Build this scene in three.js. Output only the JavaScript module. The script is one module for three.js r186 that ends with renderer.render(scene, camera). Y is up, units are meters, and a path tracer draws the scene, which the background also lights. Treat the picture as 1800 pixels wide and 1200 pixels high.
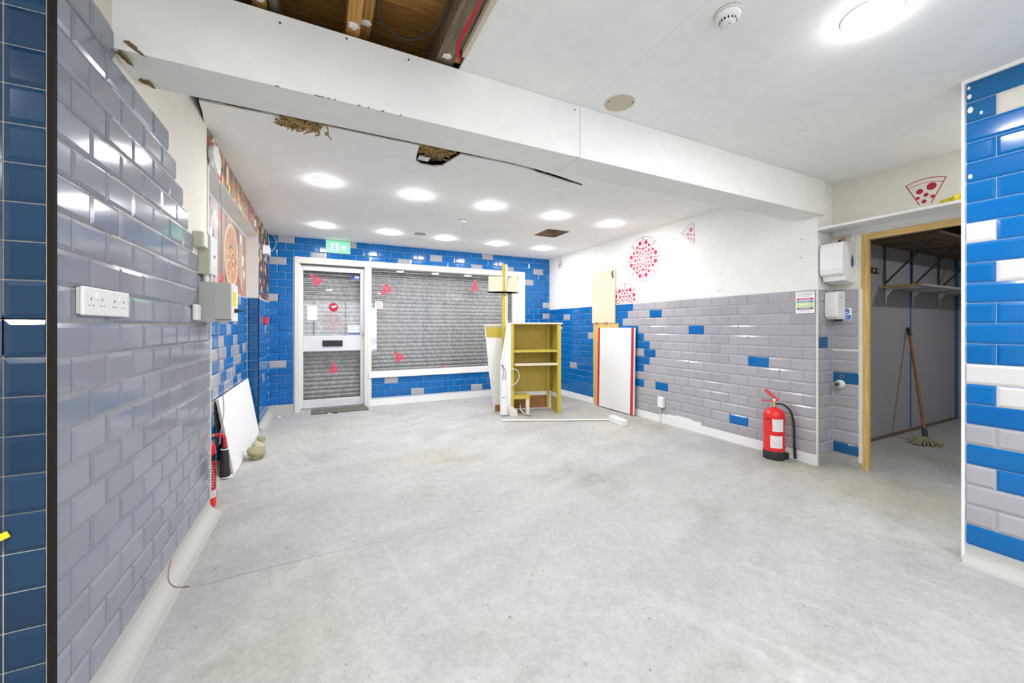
import * as THREE from 'three';
import { mergeGeometries, mergeVertices } from 'three/addons/utils/BufferGeometryUtils.js';
import { RoundedBoxGeometry } from 'three/addons/geometries/RoundedBoxGeometry.js';
import { RectAreaLightUniformsLib } from 'three/addons/lights/RectAreaLightUniformsLib.js';

// ---------------------------------------------------------------- camera, sky, exposure
// X runs along the shop front (right), Y up, Z towards the viewer; "d" below is depth = -Z.
const scene = new THREE.Scene();
const FOCAL = 684.85, U0 = 903.17, V0 = 575.1, EYE = 1.203, YAW = 0.4594;   // focal length and principal point in pixels of an 1800 x 1200 frame
const camera = new THREE.PerspectiveCamera(2 * Math.atan(600 / FOCAL) * 180 / Math.PI, 1.5, 0.05, 60);
camera.position.set(0, EYE, 0);
camera.rotation.set(0, -YAW, 0);
camera.setViewOffset(1800, 1200, 900 - U0, 600 - V0, 1800, 1200);
camera.updateProjectionMatrix();
scene.background = new THREE.Color(1.15, 1.2, 1.27);       // overcast daylight outside, behind the shutters and the rear window
RectAreaLightUniformsLib.init();
const renderer = new THREE.WebGLRenderer({ antialias: true });
renderer.toneMapping = THREE.LinearToneMapping;
renderer.toneMappingExposure = 3.75;
renderer.shadowMap.enabled = true;
const LAMP_NITS = 47, LAMP_CANDELA = 0.055;   // each downlight: area light below its opal diffuser and a bulb inside it
const LAMP_COLOR = 0xfbfaff;

// ---------------------------------------------------------------- main dimensions (metres)
const CEIL = 2.48, XL = -0.655, XREC = -0.772, XR = 3.873, XW = 4.104, DB = 6.314, DRET = 1.867, XP = 2.99, DP = 0.771, DC = 1.505;
const T = 0.203, H = 0.103;      // pitch of the metro tiles

// ---------------------------------------------------------------- helpers
let seed = 12345;
const rnd = () => { seed = (seed * 1664525 + 1013904223) >>> 0; return seed / 4294967296; };
const rr = (a, b) => a + (b - a) * rnd();
const used = new Map();
function numbered(n) { const k = used.get(n) || 0; used.set(n, k + 1); return k ? n + '_' + String(k).padStart(3, '0') : n; }
const V = (x, y, d) => new THREE.Vector3(x, y, -d);
function std(color, roughness = 0.7, extra = {}) { return new THREE.MeshStandardMaterial({ color, roughness, metalness: 0, ...extra }); }
const lin = (r, g, b) => new THREE.Color().setRGB(r, g, b);
function clean(g) {
  g = g.index ? g.toNonIndexed() : g.clone();
  for (const k of Object.keys(g.attributes)) if (!['position', 'normal', 'uv'].includes(k)) g.deleteAttribute(k);
  if (!g.attributes.normal) g.computeVertexNormals();
  if (!g.attributes.uv) g.setAttribute('uv', new THREE.BufferAttribute(new Float32Array(g.attributes.position.count * 2), 2));
  g.morphAttributes = {};
  return g;
}
function merge(gs) { return gs.length === 1 ? gs[0] : mergeGeometries(gs.map(clean), false); }
function thing(name, label, category, [x, y, d] = [0, 0, 0], turn = 0, group) {
  const o = new THREE.Group(); o.name = numbered(name); o.position.copy(V(x, y, d)); o.rotation.y = turn;
  o.userData = { label, category }; if (group) o.userData.group = group;
  scene.add(o); return o;
}
function structure(name, label, category) {
  const o = new THREE.Group(); o.name = name; o.userData = { kind: 'structure', label, category }; scene.add(o); return o;
}
function part(name, gs, material, parent, label) {
  const m = new THREE.Mesh(merge(Array.isArray(gs) ? gs : [gs]), material); m.name = name;
  if (label) m.userData.label = label;
  parent.add(m); return m;
}
function single(name, gs, material, label, category, group) {
  const m = new THREE.Mesh(merge(Array.isArray(gs) ? gs : [gs]), material); m.name = numbered(name); m.userData = { label, category };
  if (group) m.userData.group = group;
  scene.add(m); return m;
}
// box between two corners given as X, Y, depth, with uv in metres
function bx(x0, x1, y0, y1, d0, d1) {
  const w = Math.abs(x1 - x0), h = Math.abs(y1 - y0), t = Math.abs(d1 - d0);
  const g = new THREE.BoxGeometry(w, h, t); g.translate((x0 + x1) / 2, (y0 + y1) / 2, -(d0 + d1) / 2);
  const p = g.attributes.position, n = g.attributes.normal, uv = g.attributes.uv;
  for (let i = 0; i < p.count; i++) {
    const ax = Math.abs(n.getX(i)), ay = Math.abs(n.getY(i));
    if (ax > 0.5) uv.setXY(i, p.getZ(i), p.getY(i)); else if (ay > 0.5) uv.setXY(i, p.getX(i), p.getZ(i)); else uv.setXY(i, p.getX(i), p.getY(i));
  }
  return g;
}
// rounded box in local x, y, z
function rb(x0, x1, y0, y1, z0, z1, r = 0.004, seg = 2) {
  const g = new RoundedBoxGeometry(x1 - x0, y1 - y0, z1 - z0, seg, Math.min(r, (x1 - x0) / 2.01, (y1 - y0) / 2.01, (z1 - z0) / 2.01));
  g.translate((x0 + x1) / 2, (y0 + y1) / 2, (z0 + z1) / 2); return g;
}
function lb(x0, x1, y0, y1, z0, z1) { return bx(x0, x1, y0, y1, -z0, -z1); }   // sharp box in local x, y, z
function tube(pts, r, seg = 24, rad = 8, closed = false) { return new THREE.TubeGeometry(new THREE.CatmullRomCurve3(pts, closed), seg, r, rad, closed); }
function cyl(r0, r1, y0, y1, x = 0, z = 0, seg = 20) { const g = new THREE.CylinderGeometry(r1, r0, y1 - y0, seg); g.translate(x, (y0 + y1) / 2, z); return g; }
function poly(pts, depth, holes = []) {
  const s = new THREE.Shape(pts.map(([x, y]) => new THREE.Vector2(x, y)));
  for (const h of holes) s.holes.push(new THREE.Path(h.map(([x, y]) => new THREE.Vector2(x, y))));
  return new THREE.ExtrudeGeometry(s, { depth, bevelEnabled: false });
}
// a horizontal slab drawn in X / depth, its underside at y
function slab(pts, y, thick, holes = []) { const g = poly(pts, thick, holes); g.rotateX(-Math.PI / 2); g.translate(0, y, 0); return g; }
const rect = (x0, x1, y0, y1) => [[x0, y0], [x1, y0], [x1, y1], [x0, y1]];
const swapUV = (g) => { const uv = g.attributes.uv; for (let i = 0; i < uv.count; i++) uv.setXY(i, uv.getY(i), uv.getX(i)); return g; };
// blob with noise
function lump(rx, ry, rz, rough, detail = 3) {
  let g = new THREE.IcosahedronGeometry(1, detail); g.deleteAttribute('uv'); g.deleteAttribute('normal'); g = mergeVertices(g);
  const p = g.attributes.position, a = rnd() * 9, b = rnd() * 9, c = rnd() * 9;
  for (let i = 0; i < p.count; i++) {
    const x = p.getX(i), y = p.getY(i), z = p.getZ(i);
    const k = 1 + rough * (Math.sin(3.1 * x + a) * Math.cos(2.7 * y + b) + 0.6 * Math.sin(6.3 * z + c + 2 * x) + 0.35 * Math.sin(11 * y + 9 * x + a));
    p.setXYZ(i, x * rx * k, y * ry * k, z * rz * k);
  }
  g.computeVertexNormals(); return g;
}

// ---------------------------------------------------------------- noise textures
function hash2(x, y, s) { let h = (x * 374761393 + y * 668265263 + s * 2246822519) | 0; h = Math.imul(h ^ (h >>> 13), 1274126177); return ((h ^ (h >>> 16)) >>> 0) / 4294967296; }
function vnoise(x, y, s, px, py) {
  const xi = Math.floor(x), yi = Math.floor(y), fx = x - xi, fy = y - yi, u = fx * fx * (3 - 2 * fx), v = fy * fy * (3 - 2 * fy);
  const w = (a, p) => p ? ((a % p) + p) % p : a;
  const a = hash2(w(xi, px), w(yi, py), s), b = hash2(w(xi + 1, px), w(yi, py), s), c = hash2(w(xi, px), w(yi + 1, py), s), d = hash2(w(xi + 1, px), w(yi + 1, py), s);
  return a + (b - a) * u + (c - a) * v + (a - b - c + d) * u * v;
}
function dataTex(w, h, f, srgb = true) {
  const data = new Uint8Array(w * h * 4);
  for (let j = 0; j < h; j++) for (let i = 0; i < w; i++) {
    const c = f(i, j), k = (j * w + i) * 4;
    data[k] = Math.max(0, Math.min(255, c[0])); data[k + 1] = Math.max(0, Math.min(255, c[1])); data[k + 2] = Math.max(0, Math.min(255, c[2])); data[k + 3] = 255;
  }
  const t = new THREE.DataTexture(data, w, h); t.magFilter = THREE.LinearFilter; t.minFilter = THREE.LinearMipmapLinearFilter; t.generateMipmaps = true;
  t.wrapS = t.wrapT = THREE.RepeatWrapping; if (srgb) t.colorSpace = THREE.SRGBColorSpace; t.needsUpdate = true; return t;
}
function canvasTex(w, h, draw) {
  const c = document.createElement('canvas'); c.width = w; c.height = h; draw(c.getContext('2d'), w, h);
  const t = new THREE.CanvasTexture(c); t.colorSpace = THREE.SRGBColorSpace; return t;
}
// pale worn screed with stains, smears and specks; covers 5.12 m x 7 m
const FW = 2048, FH = 2048;
const specks = []; for (let i = 0; i < 1500; i++) specks.push([rr(0, FW), rr(0, FH), i % 9 ? rr(0.8, 2.0) : rr(2.0, 3.6), rr(0.2, 0.75)]);
const floorTex = (() => {
  const base = new Float32Array(FW * FH * 3);
  for (let j = 0; j < FH; j++) for (let i = 0; i < FW; i++) {
    const x = i / 400, y = j / 292.6;
    const wx = x + 0.25 * vnoise(x * 1.3, y * 1.3, 7), wy = y + 0.25 * vnoise(x * 1.3 + 40, y * 1.3, 8);
    const big = vnoise(wx * 1.1, wy * 1.1, 1), mid = vnoise(wx * 4.2, wy * 4.2, 2), smear = vnoise(wx * 2 + wy * 1.3, (wy - wx * 0.4) * 9, 3), fine = vnoise(x * 28, y * 28, 4), grit = vnoise(x * 95, y * 95, 9), grain = hash2(i, j, 5);
    let v = 171 + (mid - 0.5) * 9 + (smear - 0.5) * 11 + (fine - 0.5) * 9 + (grit - 0.5) * 13 + (grain - 0.5) * 10;
    const yel = Math.max(0, Math.min(1, (big - 0.5) * 3)) * (0.35 + 0.65 * vnoise(wx * 7, wy * 7, 6));
    const dirt = Math.max(0, vnoise(wx * 3.1 + 9, wy * 3.1, 12) - 0.70) * 1.3 * vnoise(wx * 16, wy * 16, 13);
    const scuff = Math.max(0, vnoise(wx * 0.9 + 3, wy * 0.9, 21) - 0.45) * Math.max(0, vnoise((wx + wy * 0.3) * 22, wy * 2.2, 22) - 0.62) * 2;
    v += scuff * 26;
    const k = (j * FW + i) * 3;
    base[k] = v - yel * 3 - dirt * 46; base[k + 1] = v - 0.5 - yel * 4 - dirt * 48; base[k + 2] = v - 5 - yel * 15 - dirt * 60;
  }
  for (const [x, y, r, a] of specks) for (let j = Math.floor(y - 4); j <= y + 4; j++) for (let i = Math.floor(x - 4); i <= x + 4; i++) {
    if (i < 0 || j < 0 || i >= FW || j >= FH) continue;
    const q = Math.max(0, 1 - Math.hypot(i - x, j - y) / r) * a, k = (j * FW + i) * 3;
    base[k] *= 1 - q * 0.6; base[k + 1] *= 1 - q * 0.62; base[k + 2] *= 1 - q * 0.7;
  }
  const t = dataTex(FW, FH, (i, j) => { const k = (j * FW + i) * 3; return [base[k], base[k + 1], base[k + 2]]; });
  t.repeat.set(1 / 5.12, 1 / 7); t.offset.set(0.8 / 5.12, 0); return t;
})();
const grainBump = dataTex(512, 512, (i, j) => { const v = 128 + (vnoise(i / 5, j / 5, 31, 103, 103) - 0.5) * 90 + (vnoise(i / 23, j / 23, 32, 22, 22) - 0.5) * 100 + (hash2(i, j, 33) - 0.5) * 60; return [v, v, v]; }, false);
grainBump.repeat.set(2, 2);
const plasterTex = dataTex(512, 512, (i, j) => {
  const a = vnoise(i / 128, j / 128, 41, 4, 4), b = vnoise(i / 18, j / 18, 42, 28, 28), g = hash2(i, j, 43);
  const v = 242 + (a - 0.5) * 7 + (b - 0.5) * 4 + (g - 0.5) * 3; return [v, v - 0.5, v - 3 - a * 3];
});
plasterTex.repeat.set(0.7, 0.7);
const woodTex = (r, g, b, s, vary = 26) => {
  const t = dataTex(256, 512, (i, j) => {
    const warp = vnoise(i / 40, j / 150, s, 7, 4) * 3, ring = Math.sin((i / 11 + warp * 2.2) * 2), streak = vnoise(i / 3, j / 90, s + 1, 85, 6), k = (ring * 0.3 + (streak - 0.5) * 1.4) * vary, f = (hash2(i, j, s + 2) - 0.5) * 8;
    return [r + k + f, g + k * 0.9 + f, b + k * 0.65 + f];
  }); t.repeat.set(3, 1.2); return t;
};
const galvTex = dataTex(512, 512, (i, j) => {
  const a = vnoise(i / 7, j / 6, 61, 73, 85), b = vnoise(i / 2.2, j / 2.2, 62, 232, 232), c = vnoise(i / 60, j / 60, 63, 8, 8), v = 140 + (a - 0.5) * 52 + (b - 0.5) * 46 + (c - 0.5) * 30; return [v, v + 1, v];
});
galvTex.repeat.set(1.6, 4);

// ---------------------------------------------------------------- materials
const M = {
  floor: new THREE.MeshStandardMaterial({ map: floorTex, roughness: 0.62, bumpMap: grainBump, bumpScale: 0.0012 }),
  cove: std(lin(0.47, 0.465, 0.43), 0.6, { bumpMap: grainBump, bumpScale: 0.001 }),
  concrete: std(lin(0.40, 0.39, 0.36), 0.9, { bumpMap: grainBump, bumpScale: 0.004 }),
  subfloor: std(lin(0.06, 0.055, 0.05), 0.95),
  ceiling: std(0xffffff, 0.85, { map: plasterTex, bumpMap: grainBump, bumpScale: 0.0004 }),
  plaster: std(lin(0.93, 0.93, 0.92), 0.8, { map: plasterTex, bumpMap: grainBump, bumpScale: 0.0006 }),
  plasterCream: std(lin(0.88, 0.85, 0.77), 0.8, { map: plasterTex, bumpMap: grainBump, bumpScale: 0.0006 }),
  whitePaint: std(lin(0.80, 0.80, 0.78), 0.45),
  whiteGloss: std(lin(0.82, 0.82, 0.80), 0.25),
  greyFrame: std(lin(0.66, 0.67, 0.67), 0.35),
  offWhite: std(lin(0.70, 0.68, 0.60), 0.5),
  beige: std(lin(0.52, 0.51, 0.40), 0.5),
  boxGrey: std(lin(0.45, 0.46, 0.42), 0.45),
  groutGrey: std(lin(0.62, 0.60, 0.56), 0.9),
  groutWhite: std(lin(0.42, 0.49, 0.57), 0.9),
  groutLeft: std(lin(0.55, 0.52, 0.45), 0.9),
  black: std(lin(0.012, 0.012, 0.013), 0.45),
  rubber: std(lin(0.02, 0.022, 0.024), 0.6),
  red: std(lin(0.72, 0.02, 0.022), 0.28),
  crimson: std(lin(0.50, 0.018, 0.045), 0.4),
  redMatt: std(lin(0.62, 0.02, 0.03), 0.5),
  brass: std(lin(0.62, 0.5, 0.26), 0.35, { metalness: 0.8 }),
  steel: std(lin(0.5, 0.5, 0.5), 0.35, { metalness: 0.9 }),
  darkSteel: std(lin(0.05, 0.06, 0.065), 0.5, { metalness: 0.3 }),
  galv: std(0xffffff, 0.45, { map: galvTex, metalness: 0.25 }),
  glass: new THREE.MeshPhysicalMaterial({ color: 0xffffff, roughness: 0.0, transmission: 1, thickness: 0, ior: 1.5 }),
  decal: std(lin(0.46, 0.008, 0.045), 0.45),
  decalPink: std(lin(0.62, 0.16, 0.24), 0.5),
  decalLine: std(lin(0.30, 0.05, 0.06), 0.5),
  decalFaint: std(lin(0.45, 0.28, 0.30), 0.5),
  decalGlass: std(lin(0.68, 0.035, 0.075), 0.5),
  paper: std(lin(0.78, 0.78, 0.77), 0.7),
  blueTrim: std(lin(0.01, 0.14, 0.36), 0.4),
  navyTrim: new THREE.MeshPhysicalMaterial({ color: lin(0.018, 0.014, 0.011), roughness: 0.8, specularIntensity: 0.25 }),
  trimCream: std(lin(0.74, 0.72, 0.64), 0.4),
  yellow: std(lin(0.80, 0.68, 0.03), 0.5),
  cavity: std(lin(0.03, 0.026, 0.022), 0.95),
  bucketDirty: std(lin(0.35, 0.32, 0.2), 0.9),
  mdf: std(0xffffff, 0.6, { map: woodTex(222, 208, 180, 71, 8) }),
  timber: std(0xffffff, 0.65, { map: woodTex(206, 172, 104, 75, 20) }),
  timberOld: std(0xffffff, 0.85, { map: woodTex(122, 106, 86, 78, 26) }),
  joistWarm: std(0xffffff, 0.75, { map: woodTex(190, 142, 72, 81, 30) }),
  boardWarm: std(0xffffff, 0.75, { map: woodTex(160, 118, 54, 84, 26) }),
  boardWarm2: std(0xffffff, 0.75, { map: woodTex(148, 106, 48, 87, 26) }),
  ochre: std(0xffffff, 0.55, { map: woodTex(190, 172, 70, 90, 8) }),
  ochreDark: std(0xffffff, 0.6, { map: woodTex(186, 164, 68, 93, 10) }),
  brownBoard: std(0xffffff, 0.7, { map: woodTex(150, 104, 52, 96, 20) }),
  handle: std(0xffffff, 0.55, { map: woodTex(150, 98, 58, 99, 18) }),
  boardDark: std(0xffffff, 0.8, { map: woodTex(112, 92, 66, 103, 14) }),
  rawEdge: std(lin(0.62, 0.56, 0.44), 0.8),
  insul: std(lin(0.42, 0.29, 0.12), 1.0),
  insulDark: std(lin(0.12, 0.085, 0.05), 1.0),
  rock: std(lin(0.30, 0.28, 0.16), 0.95, { flatShading: true, bumpMap: grainBump, bumpScale: 0.006 }),
  rockPale: std(lin(0.42, 0.39, 0.26), 0.95, { flatShading: true, bumpMap: grainBump, bumpScale: 0.006 }),
  mat: std(lin(0.16, 0.15, 0.12), 1.0, { bumpMap: grainBump, bumpScale: 0.006 }),
  roomGrey: std(lin(0.42, 0.42, 0.43), 0.5),
};
const tileM = {
  blue: [[0.003, 0.130, 0.39], [0.004, 0.137, 0.41], [0.003, 0.122, 0.37]],
  deep: [[0.008, 0.105, 0.27], [0.010, 0.115, 0.285]],
  navy: [[0.010, 0.040, 0.088], [0.012, 0.045, 0.098], [0.010, 0.036, 0.080]],
  grey: [[0.385, 0.378, 0.402], [0.365, 0.36, 0.385], [0.40, 0.393, 0.416]],
  greyShaded: [[0.245, 0.265, 0.305], [0.23, 0.25, 0.29], [0.26, 0.28, 0.32]],  // same grey tile, the left wall's dim light put into a darker bluish tone
  white: [[0.62, 0.61, 0.60]],
  sand: [[0.60, 0.57, 0.50]],
};
for (const k in tileM) tileM[k] = tileM[k].map((c) => new THREE.MeshPhysicalMaterial({ color: lin(...c), roughness: 0.12, specularIntensity: 0.75 }));

// ---------------------------------------------------------------- metro tiles
const tileCache = new Map();
function tileGeo(w, h, l, r, b, t) {                       // l, r, b, t: 1 where the edge is a factory bevel, 0 where it was cut
  const key = [Math.round(w * 1000), Math.round(h * 1000), l, r, b, t].join();
  if (tileCache.has(key)) return tileCache.get(key);
  const B = 0.013, z0 = -0.004, z1 = 0.0022, z2 = 0.0072, x = w / 2, y = h / 2;
  const xi0 = -x + (l ? B : 0), xi1 = x - (r ? B : 0), yi0 = -y + (b ? B : 0), yi1 = y - (t ? B : 0);
  const zl = l ? z1 : z2, zr = r ? z1 : z2, zb = b ? z1 : z2, zt = t ? z1 : z2;
  const c = (a, bb) => Math.min(a, bb);
  const o = [[-x, -y, c(zl, zb)], [x, -y, c(zr, zb)], [x, y, c(zr, zt)], [-x, y, c(zl, zt)]], q = [[xi0, yi0, z2], [xi1, yi0, z2], [xi1, yi1, z2], [xi0, yi1, z2]];
  const base = o.map(([a, bb]) => [a, bb, z0]), v = [];
  const quad = (p0, p1, p2, p3) => v.push(...p0, ...p1, ...p2, ...p0, ...p2, ...p3);
  quad(...q);
  for (let i = 0; i < 4; i++) { const j = (i + 1) % 4; quad(o[i], o[j], q[j], q[i]); quad(base[i], base[j], o[j], o[i]); }
  const g = new THREE.BufferGeometry(); g.setAttribute('position', new THREE.Float32BufferAttribute(v, 3)); g.computeVertexNormals();
  tileCache.set(key, g); return g;
}
// Lays rows of tiles on a wall. at(s, y) gives the point on the wall's bedding face, turn its direction.
// rows: [yTop, s joint offset, colour function of the tile's index]; clip: [s0, s1]; holes: rectangles [s0, s1, y0, y1] left bare.
function layTiles(parent, { at, turn, rows, clip, holes = [], yMin = -1, yMax = 9, pitch = T, gap = 0.0034, most = 300 }) {
  const list = [];
  rows.forEach(([yTop, phase, color, s0 = clip[0], s1 = clip[1]]) => {
    const k0 = Math.floor((s0 - phase) / pitch), k1 = Math.ceil((s1 - phase) / pitch);
    for (let k = k0; k < k1; k++) {
      const a = phase + k * pitch, b = a + pitch;
      let pieces = [[Math.max(a, s0), Math.min(b, s1), Math.max(yTop - H, yMin), Math.min(yTop, yMax)]];
      for (const [h0, h1, g0, g1] of holes) {
        const next = [];
        for (const [p0, p1, q0, q1] of pieces) {
          if (p1 <= h0 || p0 >= h1 || q1 <= g0 || q0 >= g1) { next.push([p0, p1, q0, q1]); continue; }
          if (p0 < h0) next.push([p0, h0, q0, q1]);
          if (p1 > h1) next.push([h1, p1, q0, q1]);
          const m0 = Math.max(p0, h0), m1 = Math.min(p1, h1);
          if (q0 < g0) next.push([m0, m1, q0, g0]);
          if (q1 > g1) next.push([m0, m1, g1, q1]);
        }
        pieces = next;
      }
      for (const [p0, p1, q0, q1] of pieces) {
        if (p1 - p0 < 0.010 || q1 - q0 < 0.010) continue;
        const name = color(k, (p0 + p1) / 2); if (!name) continue;
        list.push({ p0, p1, q0, q1, l: p0 < a + 1e-4 ? 1 : 0, r: p1 > b - 1e-4 ? 1 : 0, b: q0 < yTop - H + 1e-4 ? 1 : 0, t: q1 > yTop - 1e-4 ? 1 : 0, name });
      }
    }
  });
  const items = list.map((c) => {
    const p = at((c.p0 + c.p1) / 2, (c.q0 + c.q1) / 2), ms = tileM[c.name];
    return { c, p, far: p.distanceTo(camera.position), g: tileGeo(c.p1 - c.p0 - gap, c.q1 - c.q0 - gap, c.l, c.r, c.b, c.t), m: ms[Math.floor(rnd() * ms.length)], tilt: [rr(-0.0035, 0.0035), rr(-0.0035, 0.0035)] };
  }).sort((a, b) => a.far - b.far);
  const rest = new Map();
  items.forEach((it, n) => {
    const m = new THREE.Mesh(it.g, it.m); m.name = 'tile'; m.position.copy(it.p); m.rotation.set(it.tilt[0], turn + it.tilt[1], 0, 'YXZ');
    if (n < most) { parent.add(m); return; }
    m.updateMatrix(); const g = clean(it.g); g.applyMatrix4(m.matrix);
    if (!rest.has(it.m)) rest.set(it.m, []); rest.get(it.m).push(g);
  });
  for (const [m, gs] of rest) { const f = part('far_tiles', gs, m, parent); f.userData.kind = 'stuff'; }
}
const rowsDown = (top, n, f) => Array.from({ length: n }, (_, i) => f(top - i * H, i + 1));

// ================================================================= FLOOR
const floor = structure('floor', 'pale grey worn screed floor with yellowish stains', 'floor');
const seam = [[-0.655, 2.298], [-0.465, 2.272], [-0.40, 2.288], [-0.36, 2.290], [0.098, 2.299], [0.659, 2.281], [1.12, 2.246], [1.12, 2.2446], [0.659, 2.2785], [0.098, 2.2962], [-0.36, 2.285], [-0.40, 2.281], [-0.435, 2.276], [-0.465, 2.2695], [-0.655, 2.2965]];
part('screed', slab([[-3.0, -3.2], [4.25, -3.2], [4.25, -0.6], [7.7, -0.6], [7.7, 2.05], [4.3, 2.05], [4.3, DB + 0.05], [3.3, 6.62], [-0.4, 6.62], [-0.9, DB + 0.05], [-0.9, 1.45], [-3.0, 1.45]], -0.03, 0.03, [seam]), M.floor, floor);
part('subfloor', bx(-3.2, 7.9, -0.1, -0.0305, -3.4, 6.9), M.subfloor, floor);
{ // coved skirting strips along the left wall, the recess end and the right pier
  const prof = []; for (let i = 0; i <= 8; i++) { const a = i / 8 * Math.PI / 2; prof.push([0.06 - 0.06 * Math.sin(a) + 0.004, 0.06 - 0.06 * Math.cos(a)]); }
  const section = [[-0.012, -0.002], [0.09, -0.002], [0.07, 0.0012], ...prof.slice().map(([x, y]) => [x, y + 0.0012]), [0.004, 0.084], [-0.012, 0.084]];
  const coveAlong = (len) => { const g = poly(section, len); return g; };
  let g = coveAlong(1.66); g.translate(XL, 0, -3.166); part('cove', g, M.cove, floor);                                   // grey wall, depth 1.506 .. 3.166
  g = coveAlong(0.93); g.translate(XL, 0, -6.31); part('cove', g, M.cove, floor);
  g = coveAlong(2.2); g.translate(XREC + 0.004, 0, -5.385); part('cove', g, M.cove, floor);
  g = coveAlong(3.6); g.rotateY(Math.PI); g.translate(XP, 0, 3.6 - DP); part('cove', g, M.cove, floor);
  const cut = tube([V(-0.648, 0.083, 2.42), V(-0.645, 0.05, 2.37), V(-0.63, 0.018, 2.33), V(-0.60, 0.004, 2.305), V(-0.55, 0.002, 2.288)], 0.0018, 20, 5); part('cut_line', cut, M.brownBoard, floor);
}
part('skirting_concrete', [bx(XL, -0.335, 0, 0.122, DB - 0.006, DB + 0.04)], M.cove, floor);
part('skirting_concrete', [bx(XR, XW, 0, 0.088, DRET - 0.004, DRET + 0.04), bx(XW - 0.004, XW + 0.03, 0, 0.10, 1.655, DRET)], M.concrete, floor);

// ================================================================= BACK WALL
const wallBack = structure('wall_back', 'blue metro tiled shop front wall with scattered grey tiles', 'wall');
const DDOOR = 6.40, SC = DDOOR / DB;
const openings = [[-0.334, 0.70, 0, 2.192], [0.69, 3.325, 0.432, 2.205]];
{ // wall slab with the opening cut out, in pieces
  const o = [bx(-0.9, -0.334, 0, 2.7, DB, DB + 0.3), bx(3.325, 4.2, 0, 2.7, DB, DB + 0.3), bx(-0.334, 3.325, 2.2, 2.7, DB, DB + 0.3), bx(0.69, 3.325, 0, 0.432, DB, DB + 0.3)];
  part('grout_bed', o, M.groutWhite, wallBack);
  const greys = new Set(['1:0', '1:4', '1:15', '2:10', '3:2', '3:8', '3:14', '3:17', '3:20', '4:-1', '5:19', '9:-1', '9:21', '11:21', '18:-1', '21:7', '23:9', '23:14']);
  layTiles(wallBack, {
    at: (s, y) => V(s, y, DB), turn: 0, clip: [XL + 0.002, XR - 0.002], holes: [[-0.352, 0.655, 0, 2.2], [0.64, 3.345, 0.425, 2.215]], yMin: 0.095, yMax: CEIL, pitch: 0.2033,
    rows: rowsDown(2.491, 23, (y, r) => [y, -0.5396 + (r % 2 ? 0 : 0.1017), (k) => greys.has(r + ':' + k) ? 'grey' : 'blue']), most: 300,
  });
}
const baseBack = structure('baseboard_back', 'white skirting board under the shop window', 'skirting');
part('board', bx(0.665, XR, 0, 0.096, DB - 0.014, DB), M.whitePaint, baseBack);

// ---- shop door
const G = (x) => x * SC, GY = (y) => EYE + (y - EYE) * SC;
const dec = (parent, name, geo, m, x, y, d, rz = 0, label) => { const p = part(name, geo, m, parent, label); p.position.copy(V(x, y, d)); p.rotation.z = rz; return p; };
const door1 = structure('door_1', 'white framed glazed shop door with letter plate', 'door');
{
  const f0 = DDOOR - 0.03, f1 = DDOOR + 0.03;
  part('door_frame', [bx(-0.334, -0.278, 0, 2.1175, DB - 0.022, f1), bx(-0.334, 3.325, 2.118, 2.205, DB - 0.022, f1), bx(0.592, 0.69, 0, 2.1175, DB - 0.012, f1)], M.offWhite, door1);
  part('door_frame', [bx(-0.280, -0.262, 0, 2.12, DB + 0.02, f1), bx(0.632, 0.642, 0.02, 2.12, DB - 0.016, DB)], M.greyFrame, door1);
  const y0 = 0.03, y1 = 2.10, xa = -0.265, xb = 0.606;
  const leafBars = [[xa, G(-0.228), y0, y1], [G(0.529), xb, y0, y1], [G(-0.228), G(0.529), GY(2.015), y1], [G(-0.228), G(0.529), GY(0.858), GY(1.08)], [G(-0.228), G(0.529), y0, GY(0.16)]];
  for (const [a, b, c, d] of leafBars) part(c < 0.9 && d > 1.05 && a > xa && b < xb ? 'mid_rail' : 'leaf_rail', rb(a, b, c, d, -f1 + 0.008, -f0 - 0.004, 0.005), M.greyFrame, door1);
  part('pane', bx(G(-0.235), G(0.535), GY(1.075), GY(2.02), DDOOR - 0.002, DDOOR + 0.002), M.glass, door1);
  part('pane', bx(G(-0.235), G(0.535), GY(0.155), GY(0.865), DDOOR - 0.002, DDOOR + 0.002), M.glass, door1);
  const lp = part('letter_plate', rb(G(0.018), G(0.286), GY(0.925), GY(1.013), -f0 - 0.006, -f0 + 0.012, 0.004), M.rubber, door1);
  part('flap', rb(G(0.03), G(0.274), GY(0.938), GY(1.0), -f0 + 0.01, -f0 + 0.016, 0.003), M.black, lp);
  part('handle', [rb(0.56, 0.585, 1.08, 1.22, -f0 - 0.004, -f0 + 0.012, 0.004), tube([V(0.572, 1.10, f0 - 0.01), V(0.572, 1.10, f0 - 0.045), V(0.572, 1.20, f0 - 0.045), V(0.572, 1.20, f0 - 0.01)], 0.007, 24, 8)], M.greyFrame, door1);
  for (const y of [0.22, 0.80, 1.86]) part('hinge', cyl(0.008, 0.008, y, y + 0.08, 0.62, -(f0 - 0.004), 10), M.steel, door1);
  part('threshold', bx(-0.27, 0.62, 0.0, 0.028, DB + 0.04, f1), M.steel, door1);
}
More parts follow.
